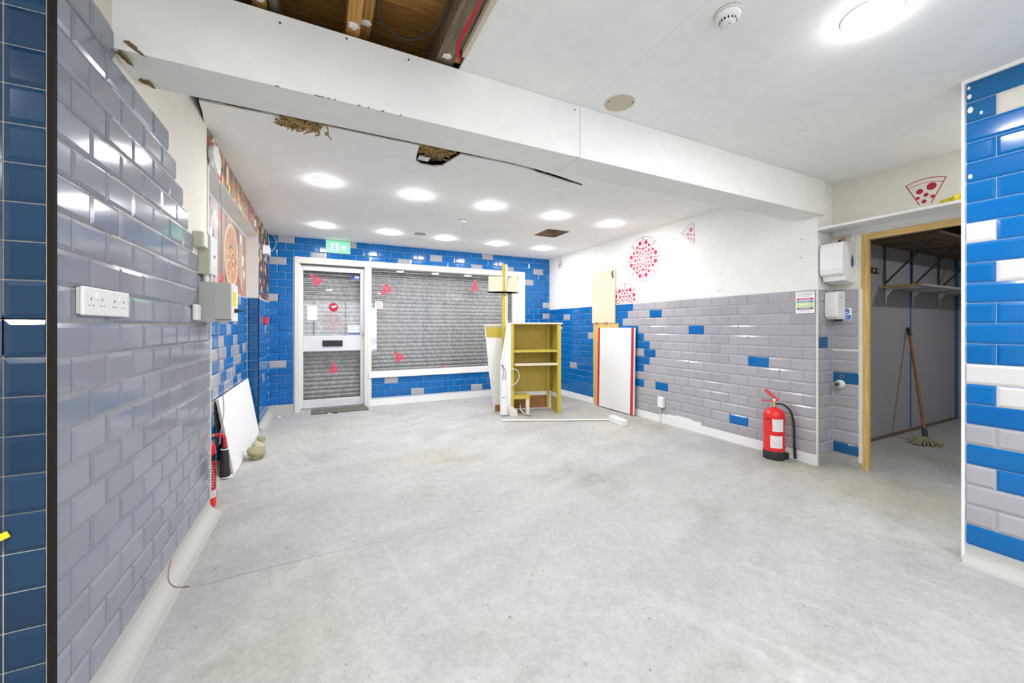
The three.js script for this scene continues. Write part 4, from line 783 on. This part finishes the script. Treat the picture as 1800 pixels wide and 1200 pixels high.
// ---- CO2 extinguisher behind the wall end
const textLines = (bg, fg, n, s = 5) => std(0xffffff, 0.45, { map: canvasTex(128, 160, (c, w, h) => { let p = s * 997; const r = () => (p = (p * 16807) % 2147483647) / 2147483647; c.fillStyle = bg; c.fillRect(0, 0, w, h); c.fillStyle = fg; for (let i = 0; i < n; i++) { let x = 10; const y = 12 + i * (h - 20) / n; while (x < w - 16) { const l = 4 + r() * 14; if (x + l < w - 8) c.fillRect(x, y, l, Math.max(2, (h - 20) / n * 0.32)); x += l + 3 + r() * 3; } } }) });
{
  const t = thing('co2_extinguisher', 'slim red extinguisher with black discharge horn behind the grey tiled wall', 'extinguisher', [-0.690, 0, 3.262]);
  const prof = [[0.001, 0.0], [0.048, 0.0], [0.053, 0.008], [0.053, 0.36], [0.050, 0.39], [0.040, 0.418], [0.022, 0.43], [0.016, 0.45], [0.001, 0.45]].map(([a, b]) => new THREE.Vector2(a, b));
  part('cylinder', new THREE.LatheGeometry(prof, 32), M.red, t);
  part('black_band', new THREE.CylinderGeometry(0.0535, 0.0535, 0.045, 32, 1, true).translate(0, 0.328, 0), M.black, t);
  const lab = new THREE.CylinderGeometry(0.0537, 0.0537, 0.18, 24, 1, true, -1.2, 2.6).translate(0, 0.205, 0); part('label', lab, textLines('#b8182a', '#efe9e6', 9, 3), t);
  part('label', new THREE.CylinderGeometry(0.0538, 0.0538, 0.05, 24, 1, true, -1.2, 2.6).translate(0, 0.088, 0), textLines('#e8e4e0', '#8a3038', 4, 9), t);
  part('valve', [cyl(0.016, 0.014, 0.44, 0.49, 0, 0, 14), cyl(0.010, 0.010, 0, 0.05, 0, 0, 12).rotateZ(-Math.PI / 2).translate(0.0, 0.472, 0)], M.brass, t);
  part('carry_handle', [rb(-0.10, 0.02, 0.50, 0.512, -0.01, 0.01, 0.004), rb(-0.10, 0.02, 0.535, 0.545, -0.01, 0.01, 0.004)], M.black, t);
  part('swivel_pipe', tube([new THREE.Vector3(0.045, 0.472, 0), new THREE.Vector3(0.075, 0.474, 0.0), new THREE.Vector3(0.094, 0.462, 0), new THREE.Vector3(0.100, 0.43, 0), new THREE.Vector3(0.101, 0.365, 0)], 0.0105, 28, 10), M.redMatt, t);
  const horn = new THREE.LatheGeometry([[0.012, 0.385], [0.017, 0.375], [0.021, 0.36], [0.026, 0.30], [0.030, 0.188], [0.027, 0.185], [0.020, 0.30], [0.001, 0.36]].map(([a, b]) => new THREE.Vector2(a, b)), 24); horn.translate(0.100, 0, 0);
  part('discharge_horn', horn, M.rubber, t); part('collar', new THREE.TorusGeometry(0.020, 0.004, 8, 20).rotateX(Math.PI / 2).translate(0.1, 0.372, 0), M.paper, t);
}
{ // leaning plasterboard
  const t = thing('plasterboard_offcut', 'white plasterboard sheet leaning in the blue tiled recess', 'board', [-0.640, 0.0, 4.55]);
  const g = rb(-0.010, 0.010, 0.0, 0.630, -0.71, 0.71, 0.002); part('sheet', g, M.paper, t); part('raw_edge', lb(-0.0085, 0.0085, 0.004, 0.626, 0.709, 0.7125), M.rawEdge, t);
  t.rotation.z = 0.168; t.position.y = 0.004;
}
{ let g = lump(0.07, 0.055, 0.09, 0.2, 2); const t = thing('rubble_stone', 'larger olive brown lump of rubble in front of the leaning board', 'stone', [-0.535, 0.045, 4.27]); part('stone', g, M.rock, t);
  g = lump(0.05, 0.045, 0.07, 0.22, 2); const u = thing('rubble_stone', 'paler lump of rubble behind the larger olive one', 'stone', [-0.545, 0.038, 4.53]); part('stone', g, M.rockPale, u);
  g = lump(0.035, 0.05, 0.045, 0.24, 2); const v = thing('rubble_stone', 'smallest lump of rubble at the far end of the pile', 'stone', [-0.548, 0.044, 4.72]); part('stone', g, M.rock, v); }
{ const gs = [lump(0.035, 0.008, 0.02, 0.4, 2).translate(-0.665, 0.010, -3.79), lump(0.015, 0.008, 0.015, 0.4, 2).translate(-0.64, 0.009, -3.83)]; single('paper_scrap', gs, M.paper, 'crumpled white paper scrap under the black horn', 'scrap'); }
{ const bits = [[0.1, 5.98], [0.183, 6.0], [-0.5, 6.05], [0.02, 6.1]]; bits.forEach(([x, d], i) => single('floor_debris', lump(0.014 + 0.006 * (i % 2), 0.008, 0.012, 0.4, 2).translate(x, 0.006, -d), i === 1 ? M.navyTrim : M.paper, i === 1 ? 'dark crumb of rubble on the floor by the door' : 'white plaster crumb on the floor by the door', 'debris', i === 1 ? undefined : 'plaster crumbs by the door')); }

// ================================================================= RIGHT WALL FITTINGS
{
  let t = thing('wall_socket', 'small white socket low on the grey tiles with cable', 'socket', [XR - 0.008, 0.26, 3.58], -Math.PI / 2);
  part('box', rb(-0.043, 0.043, -0.066, 0.066, -0.001, 0.045, 0.008, 3), M.whiteGloss, t);
  part('cable', tube([new THREE.Vector3(-0.02, -0.062, 0.012), new THREE.Vector3(-0.02, -0.15, 0.01), new THREE.Vector3(-0.018, -0.255, 0.012)], 0.006, 12, 7), M.offWhite, t);
  part('back_plate', rb(-0.03, 0.03, -0.10, -0.05, -0.001, 0.006, 0.002), M.concrete, t);
}
{ // foam extinguisher
  const t = thing('foam_extinguisher', 'large red extinguisher with black hose standing by grey tiles', 'extinguisher', [3.742, 0, 2.155]);
  const L = (p) => new THREE.LatheGeometry(p.map(([a, b]) => new THREE.Vector2(a, b)), 40);
  part('cylinder', L([[0.084, 0.06], [0.086, 0.07], [0.086, 0.39], [0.083, 0.415], [0.07, 0.44], [0.045, 0.455], [0.022, 0.46], [0.017, 0.475], [0.001, 0.475]]), M.red, t);
  part('base_skirt', L([[0.001, 0.0], [0.08, 0.0], [0.088, 0.006], [0.089, 0.04], [0.0885, 0.0405], [0.089, 0.041], [0.0885, 0.075], [0.084, 0.08]]), M.rubber, t);
  part('weld_line', new THREE.TorusGeometry(0.0862, 0.0012, 6, 40).rotateX(Math.PI / 2).translate(0, 0.245, 0), M.redMatt, t);
  // camera sees it from (-x, +z): direction towards the viewer
  const face = Math.atan2(-3.742, 2.155);
  const lab = (a, w, y0, y1, m, R = 0.0868) => part('label', new THREE.CylinderGeometry(R, R, y1 - y0, 16, 1, true, face + a - w / 2, w).translate(0, (y0 + y1) / 2, 0), m, t);
  lab(0.38, 1.05, 0.262, 0.372, textLines('#e9e9e6', '#9aa3a8', 7, 4)); lab(0.24, 1.15, 0.112, 0.222, textLines('#e9e9e6', '#c0a0a0', 7, 8)); lab(1.25, 0.5, 0.11, 0.36, textLines('#bf1a22', '#efe4e2', 14, 11)); lab(-0.62, 0.5, 0.355, 0.378, textLines('#a5121a', '#6d0a10', 2, 2));
  part('valve', [cyl(0.018, 0.016, 0.47, 0.52, 0, 0, 16), cyl(0.012, 0.012, 0.515, 0.535, 0, 0, 12)], M.brass, t);
  const along = new THREE.Vector3(-0.45, 0, -0.89);           // handle points back along the wall
  const q = (s, y) => along.clone().multiplyScalar(s).setY(y);
  const bar = (s0, y0, s1, y1, w, h, m, n) => { const a = q(s0, y0), b = q(s1, y1), l = a.distanceTo(b), g = rb(-l / 2, l / 2, -h / 2, h / 2, -w / 2, w / 2, 0.003); const o = part(n, g, m, t); o.position.copy(a.clone().add(b).multiplyScalar(0.5)); o.quaternion.setFromUnitVectors(new THREE.Vector3(1, 0, 0), b.clone().sub(a).normalize()); return o; };
  bar(-0.02, 0.525, 0.10, 0.522, 0.022, 0.010, M.redMatt, 'carry_handle');
  bar(-0.03, 0.535, 0.07, 0.625, 0.024, 0.016, M.redMatt, 'squeeze_lever');
  part('gauge', cyl(0.012, 0.012, -0.006, 0.006, 0, 0, 14).rotateX(Math.PI / 2).translate(-0.016, 0.535, 0.012), M.whitePaint, t);
  part('hose', tube([new THREE.Vector3(0.012, 0.50, 0.012), new THREE.Vector3(0.04, 0.50, 0.05), new THREE.Vector3(0.065, 0.455, 0.098), new THREE.Vector3(0.085, 0.36, 0.118), new THREE.Vector3(0.092, 0.25, 0.122), new THREE.Vector3(0.095, 0.13, 0.122)], 0.0095, 40, 10), M.rubber, t);
  part('nozzle', [tube([new THREE.Vector3(0.095, 0.135, 0.122), new THREE.Vector3(0.098, 0.02, 0.128)], 0.0112, 2, 10), new THREE.TorusGeometry(0.0115, 0.003, 6, 16).rotateX(Math.PI / 2).translate(0.097, 0.05, 0.126)], M.black, t);
  part('foot_clip', rb(0.05, 0.085, 0.0, 0.06, 0.055, 0.085, 0.006), M.rubber, t);
}
{ // white panel with red edge strips
  const t = thing('striped_panel', 'white panel with two red edge strips leaning on tiled wall', 'panel', [3.788, 0.012, 4.392], -Math.PI / 2);
  t.rotation.set(-0.020, -Math.PI / 2, 0, 'YXZ');
  part('board', rb(-0.385, 0.385, 0, 1.185, -0.02, 0, 0.002), M.whitePaint, t);
  for (const [a, b] of [[-0.384, -0.345], [0.325, 0.372]]) part('edge_strip', rb(a, b, 0, 1.185, -0.001, 0.006, 0.002), M.crimson, t);
  part('batten', lb(-0.38, 0.38, 0, 0.02, -0.035, -0.02), M.black, t);
}
{ // hinged counter hatch leaning behind it
  const t = thing('hinged_hatch', 'pale wooden counter flap hinged open against white wall', 'hatch', [3.853, 0, 4.66], -Math.PI / 2);
  part('lower_leaf', rb(-0.29, 0.285, 0.0, 1.262, -0.009, 0.008, 0.002), M.timber, t);
  part('upper_leaf', rb(-0.315, 0.215, 1.268, 2.055, -0.008, 0.012, 0.002), M.mdf, t);
  for (const x of [-0.20, 0.02]) part('hinge', [rb(x - 0.035, x + 0.035, 1.248, 1.283, 0.010, 0.015, 0.001), cyl(0.005, 0.005, -0.03, 0.03, 0, 0, 8).rotateZ(Math.PI / 2).translate(x, 1.265, 0.014)], M.brass, t);
  part('bolt_handle', tube([new THREE.Vector3(0.175, 2.03, 0.014), new THREE.Vector3(0.19, 2.01, 0.03), new THREE.Vector3(0.178, 1.985, 0.03), new THREE.Vector3(0.19, 1.955, 0.028), new THREE.Vector3(0.178, 1.93, 0.014)], 0.009, 24, 8), M.black, t);
}
const print = (name, label, cat, x0, d0, d1, y0, y1, map) => { const g = new THREE.PlaneGeometry(d1 - d0, y1 - y0); g.rotateY(-Math.PI / 2); const o = single(name, g, std(0xffffff, 0.45, { map }), label, cat); o.position.copy(V(x0, (y0 + y1) / 2, (d0 + d1) / 2)); return o; };
print('hygiene_notice', 'white notice with coloured bands on the grey tiles by the corner', 'notice', XR - 0.0098, 1.885, 2.036, 1.328, 1.520, canvasTex(256, 324, (c, w, h) => {
  c.fillStyle = '#f0efec'; c.fillRect(0, 0, w, h); c.fillStyle = '#a9a9ab'; for (const y of [18, 42]) c.fillRect(20, y, w - 44, 9); c.fillRect(30, 66, w - 80, 5);
  [['#c8345c', 96], ['#3f86b4', 136], ['#dfe06a', 172], ['#9fd09a', 206], ['#7a5868', 240]].forEach(([col, y]) => { c.fillStyle = col; c.fillRect(16, y, w - 32, 28); c.fillStyle = 'rgba(255,255,255,0.85)'; let x = 52; for (let i = 0; i < 6; i++) { c.fillRect(x, y + 9, 17, 10); x += 24; } });
  c.fillStyle = '#b4b0b0'; c.fillRect(50, 286, w - 100, 8);
}));
print('handwash_sign', 'small blue and white hand washing sign on dark grey tiles', 'sign', XW - 0.0098, 1.716, 1.796, 1.264, 1.370, canvasTex(192, 256, (c, w, h) => {
  c.fillStyle = '#eef2f6'; c.fillRect(0, 0, w, h); c.fillStyle = '#1c57a6'; c.beginPath(); c.arc(96, 72, 60, 0, 7); c.fill();
  c.strokeStyle = '#eef2f6'; c.lineWidth = 11; c.lineCap = 'round'; c.beginPath(); c.moveTo(58, 76); c.quadraticCurveTo(90, 100, 134, 74); c.stroke(); c.beginPath(); c.moveTo(62, 92); c.quadraticCurveTo(96, 118, 130, 90); c.stroke(); c.lineWidth = 7; c.beginPath(); c.moveTo(72, 44); c.lineTo(112, 44); c.lineTo(112, 60); c.stroke();
  c.fillStyle = '#1f62b8'; c.fillRect(14, 148, 164, 92); c.fillStyle = '#c9d8ee'; for (const [x, y, l] of [[40, 166, 110], [28, 192, 136], [70, 216, 52]]) c.fillRect(x, y, l, 8);
}));
{ // paper towel dispenser
  const t = thing('towel_dispenser', 'white paper towel dispenser with blue drop window', 'dispenser', [XW, 1.60, 1.772], -Math.PI / 2);
  const prof = [[0.0, 0.0], [0.05, -0.012], [0.17, 0.008], [0.178, 0.04], [0.215, 0.06], [0.222, 0.10], [0.216, 0.28], [0.205, 0.305], [0.18, 0.315], [0, 0.318]];
  const s = new THREE.Shape(prof.map(([a, b]) => new THREE.Vector2(a, b))), g = new THREE.ExtrudeGeometry(s, { depth: 0.14, bevelEnabled: true, bevelThickness: 0.012, bevelSize: 0.010, bevelSegments: 4 });
  g.rotateY(-Math.PI / 2); g.computeBoundingBox(); g.translate(-(g.boundingBox.min.x + g.boundingBox.max.x) / 2, 0, 0.0);
  part('cover', g, M.whiteGloss, t);
  const drop = new THREE.Shape(); drop.moveTo(0, 0.032); drop.bezierCurveTo(0.012, 0.01, 0.014, -0.006, 0.013, -0.016); drop.bezierCurveTo(0.01, -0.032, -0.01, -0.032, -0.013, -0.016); drop.bezierCurveTo(-0.014, -0.006, -0.012, 0.01, 0, 0.032);
  part('level_window', new THREE.ExtrudeGeometry(drop, { depth: 0.003, bevelEnabled: false }).scale(1.5, 1.75, 1).rotateY(Math.PI / 2).translate(0.0815, 0.165, 0.065), std(lin(0.005, 0.05, 0.30), 0.3), t);
  part('paper_slot', lb(-0.05, 0.05, -0.012, -0.004, 0.08, 0.12), M.blueTrim, t);
}
{ // soap dispenser
  const t = thing('soap_dispenser', 'white wall soap dispenser with black nozzle above blue tile', 'dispenser', [XW - 0.008, 1.27, 1.81], -Math.PI / 2);
  const prof = [[0.0, 0.01], [0.09, 0.01], [0.115, 0.03], [0.122, 0.06], [0.120, 0.20], [0.112, 0.228], [0.09, 0.238], [0, 0.24]];
  const g = new THREE.ExtrudeGeometry(new THREE.Shape(prof.map(([a, b]) => new THREE.Vector2(a, b))), { depth: 0.082, bevelEnabled: true, bevelThickness: 0.008, bevelSize: 0.007, bevelSegments: 3 });
  g.rotateY(-Math.PI / 2); g.computeBoundingBox(); g.translate(-(g.boundingBox.min.x + g.boundingBox.max.x) / 2, 0, 0.006); part('cover', g, M.whiteGloss, t);
  part('nozzle', rb(-0.006, 0.044, -0.014, 0.012, 0.035, 0.075, 0.004), M.black, t); part('badge', rb(0.0485, 0.0500, 0.185, 0.192, 0.06, 0.08, 0.0005), M.redMatt, t);
}
{ let t = thing('pipe_stub', 'white waste pipe stub sticking out under the blue tile', 'pipe', [XW - 0.008, 0.705, 1.797], -Math.PI / 2);
  const ring = new THREE.LatheGeometry([[0.026, 0], [0.03, 0], [0.03, 0.055], [0.019, 0.055], [0.019, 0.0]].map(([a, b]) => new THREE.Vector2(a, b)), 24).rotateX(Math.PI / 2); part('pipe', ring, M.whiteGloss, t); part('inner_pipe', new THREE.CylinderGeometry(0.021, 0.021, 0.045, 20).rotateX(Math.PI / 2).translate(0, 0, 0.045), M.concrete, t); part('bore', new THREE.CylinderGeometry(0.013, 0.013, 0.002, 18).rotateX(Math.PI / 2).translate(0, 0, 0.068), M.rubber, t); part('flange', new THREE.TorusGeometry(0.03, 0.008, 8, 24).translate(0, 0, 0.006), M.whitePaint, t);
  t = thing('pipe_hole', 'small drilled hole with pipe end in the blue tile', 'pipe', [XW - 0.008, 0.773, 1.789], -Math.PI / 2); part('rim', new THREE.TorusGeometry(0.012, 0.004, 8, 20), M.concrete, t); part('bore', new THREE.CircleGeometry(0.012, 16).translate(0, 0, 0.001), M.black, t);
  t = thing('cable_tails', 'stripped copper and black cable tails above the towel dispenser', 'cable', [0, 0, 0]); part('black_tail', tube([V(XW - 0.03, 1.915, 1.80), V(XW - 0.04, 1.945, 1.80), V(XW - 0.02, 1.97, 1.79)], 0.008, 8, 7), M.black, t); part('copper_tail', tube([V(XW - 0.02, 1.965, 1.80), V(XW - 0.03, 1.972, 1.775), V(XW - 0.022, 1.962, 1.752)], 0.010, 8, 7), std(lin(0.6, 0.26, 0.2), 0.5), t); }
{ const pts = [[XR, 1.62, 3.36], [XR, 1.60, 2.80], [XR, 1.60, 2.765], [XR, 2.03, 3.37], [XR, 2.27, 3.365], [XR, 1.99, 1.995], [XR, 1.83, 1.995], [XR, 1.85, 3.36]]; pts.forEach(([x, y, d]) => { const g = new THREE.SphereGeometry(0.006, 8, 6); g.scale(0.4, 1, 1); g.translate(x, y, -d); single('wall_plug', g, M.concrete, 'small grey wall plug left in the white wall', 'plug', 'wall plugs in the white wall'); }); }

// ================================================================= COUNTER in the middle
{
  const t = thing('serving_counter', 'half stripped ochre counter cabinet with open shelves', 'counter', [2.345, 0, 4.79], -0.262);
  const W = 0.675, Dp = 0.34, Ht = 1.268;
  part('side_panel', lb(-0.018, 0.018, 0, Ht - 0.02, -Dp, 0), M.ochre, t); part('side_panel', lb(W - 0.018, W + 0.018, 0, Ht - 0.02, -Dp, 0), M.ochre, t);
  part('front_post', rb(-0.022, 0.022, 0, Ht - 0.02, -0.03, 0.008, 0.002), M.ochre, t); part('front_post', rb(W - 0.03, W + 0.022, 0, Ht - 0.02, -0.03, 0.008, 0.002), M.ochre, t);
  part('back_panel', lb(0.0, W, 0.26, Ht - 0.02, -Dp - 0.012, -Dp), M.ochreDark, t); part('corner_post', lb(W - 0.09, W - 0.055, 0.02, Ht - 0.02, -Dp, -Dp + 0.03), M.ochre, t);
  part('top_board', rb(-0.03, W + 0.045, Ht - 0.022, Ht, -Dp - 0.03, 0.018, 0.003), M.mdf, t);
  part('shelf', rb(0.015, W - 0.022, 0.855, 0.885, -Dp, -0.004, 0.004), M.ochre, t); part('shelf', rb(0.04, W - 0.018, 0.672, 0.70, -Dp + 0.05, 0.006, 0.004), M.mdf, t);
  part('kick_strip', [lb(0.02, W - 0.05, 0.205, 0.262, -Dp, -Dp + 0.008), lb(W - 0.030, W - 0.019, 0.205, 0.262, -Dp, -0.03)], M.whitePaint, t);
  part('base_board', lb(0.0, W - 0.08, 0.02, 0.215, -Dp - 0.012, -Dp), M.brownBoard, t);
  part('step_box', [rb(0.018, 0.25, 0.215, 0.262, -0.24, 0.0, 0.003)], M.ochre, t); part('step_leg', rb(0.195, 0.245, 0.0, 0.215, -0.05, -0.005, 0.002), M.mdf, t);
  part('side_cladding', poly([[-0.17, 0.0], [-0.022, 0.02], [0.03, 0.06], [-0.022, 0.10], [-0.022, 1.262], [-0.075, 1.262], [-0.15, 0.78], [-0.165, 0.74]], 0.012).translate(0, 0, 0.006), M.whitePaint, t, 'white laminate skin peeling off the side');
  part('conduit_pipe', tube([new THREE.Vector3(-0.155, 0.70, 0.03), new THREE.Vector3(-0.06, 1.26, 0.02)], 0.016, 2, 10), M.whiteGloss, t);
  part('socket_strip', [rb(-0.155, -0.095, 0.26, 0.49, 0.02, 0.05, 0.004), rb(-0.165, -0.09, 0.02, 0.24, 0.02, 0.055, 0.004)], M.whiteGloss, t);
  part('wires', [tube([new THREE.Vector3(-0.145, 0.70, 0.04), new THREE.Vector3(-0.13, 0.62, 0.05), new THREE.Vector3(-0.14, 0.49, 0.04)], 0.0035, 12, 6), tube([new THREE.Vector3(-0.145, 0.70, 0.04), new THREE.Vector3(-0.1, 0.60, 0.05), new THREE.Vector3(-0.105, 0.49, 0.04)], 0.0035, 12, 6)], M.black, t);
  part('cable_loop', tube([new THREE.Vector3(-0.03, 0.42, 0.03), new THREE.Vector3(0.04, 0.44, 0.04), new THREE.Vector3(0.09, 0.53, 0.03), new THREE.Vector3(0.06, 0.62, 0.03), new THREE.Vector3(-0.02, 0.64, 0.03)], 0.005, 30, 7), M.whitePaint, t);
  // tapered left end panel
  const e = part('end_panel', poly([[-0.205, 0.0], [-0.06, 0.0], [-0.03, 1.23], [-0.345, 1.23], [-0.28, 0.55]], 0.018).translate(0, 0, -0.30), M.whitePaint, t, 'white tapered end panel');
  part('top_band', poly([[-0.315, 1.06], [-0.034, 1.06], [-0.03, 1.205], [-0.335, 1.205]], 0.006).translate(0, 0, -0.282), M.ochre, e); part('foot_block', lb(-0.195, -0.075, 0, 0.095, -0.282, -0.272), M.brownBoard, e); part('cap', rb(-0.352, -0.02, 1.222, 1.242, -0.33, -0.26, 0.003), M.mdf, e);
  // the post with a little shelf box
  const px = -0.085, pz = -0.12;
  part('post', lb(px - 0.032, px + 0.012, 0.0, 2.085, pz - 0.045, pz), M.ochre, t, 'tall ochre timber post');
  const st = part('slotted_strip', lb(px + 0.012, px + 0.045, 1.20, 2.08, pz - 0.04, pz - 0.005), M.offWhite, t, 'white slotted strip on the post');
  { const gs = []; for (let i = 0; i < 8; i++) gs.push(lb(px + 0.022, px + 0.034, 1.30 + i * 0.045, 1.316 + i * 0.045, pz - 0.006, pz - 0.004)); part('slots', gs, M.concrete, st); }
  part('box_side', rb(-0.20, 0.0, 0, 0.205, -0.006, 0.006, 0.001).rotateY(0.12).translate(px - 0.03, 1.70, pz + 0.01), M.mdf, t);
  part('box_side', poly([[0, 0], [0.17, 0], [0.17, 0.245], [0.02, 0.20]], 0.012).rotateY(0.42).translate(px + 0.03, 1.69, pz + 0.02), M.mdf, t);
  part('box_base', poly([[-0.24, -0.02], [0.0, 0.075], [0.20, -0.03], [0.07, -0.16], [-0.03, -0.1]].map(([a, b]) => [a, b]), 0.012).rotateX(-Math.PI / 2).scale(1, 1, -1).translate(px, 1.685, pz), M.mdf, t);
  part('clip', rb(W + 0.02, W + 0.05, Ht - 0.06, Ht - 0.035, -0.03, 0.0, 0.002), M.black, t); part('clip', rb(W + 0.02, W + 0.04, Ht - 0.085, Ht - 0.06, -0.03, 0.0, 0.002), M.whitePaint, t);
  part('waste_hose', tube([new THREE.Vector3(0.155, 0.12, -0.08), new THREE.Vector3(0.125, 0.13, -0.04), new THREE.Vector3(0.12, 0.07, 0.0), new THREE.Vector3(0.17, 0.02, 0.05), new THREE.Vector3(0.25, 0.012, 0.12)], 0.009, 28, 8), M.steel, t);
  part('offcut', poly([[-0.04, 0], [0.065, 0], [0.06, 0.075], [-0.03, 0.145], [-0.06, 0.1]], 0.02).translate(0, 0, 0.03), M.offWhite, t);
  part('floor_scar', new THREE.RingGeometry(0.28, 0.286, 30, 1, Math.PI, Math.PI).rotateX(-Math.PI / 2).scale(1, 1, 0.3).translate(0.45, 0.0015, 0.02), M.rawEdge, t);
}
single('floor_trim', tube([V(2.06, 0.016, 4.52), V(2.70, 0.014, 4.235), V(3.32, 0.014, 3.955)], 0.013, 8, 8), M.offWhite, 'thin cream trim strip lying on the floor before the counter', 'trim');
{ const t = thing('plaster_block', 'white plastic block at the end of the floor trim', 'block', [3.335, 0, 3.80], 0.0); t.rotation.y = 1.42; part('block', rb(-0.15, 0.15, 0.0, 0.072, -0.04, 0.04, 0.006), M.whiteGloss, t); part('slot', lb(-0.12, 0.12, 0.04, 0.046, 0.04, 0.0405), M.concrete, t); }

// ================================================================= shadows, render
scene.traverse((o) => { if (o.isMesh) { o.castShadow = true; o.receiveShadow = true; } });
renderer.render(scene, camera);
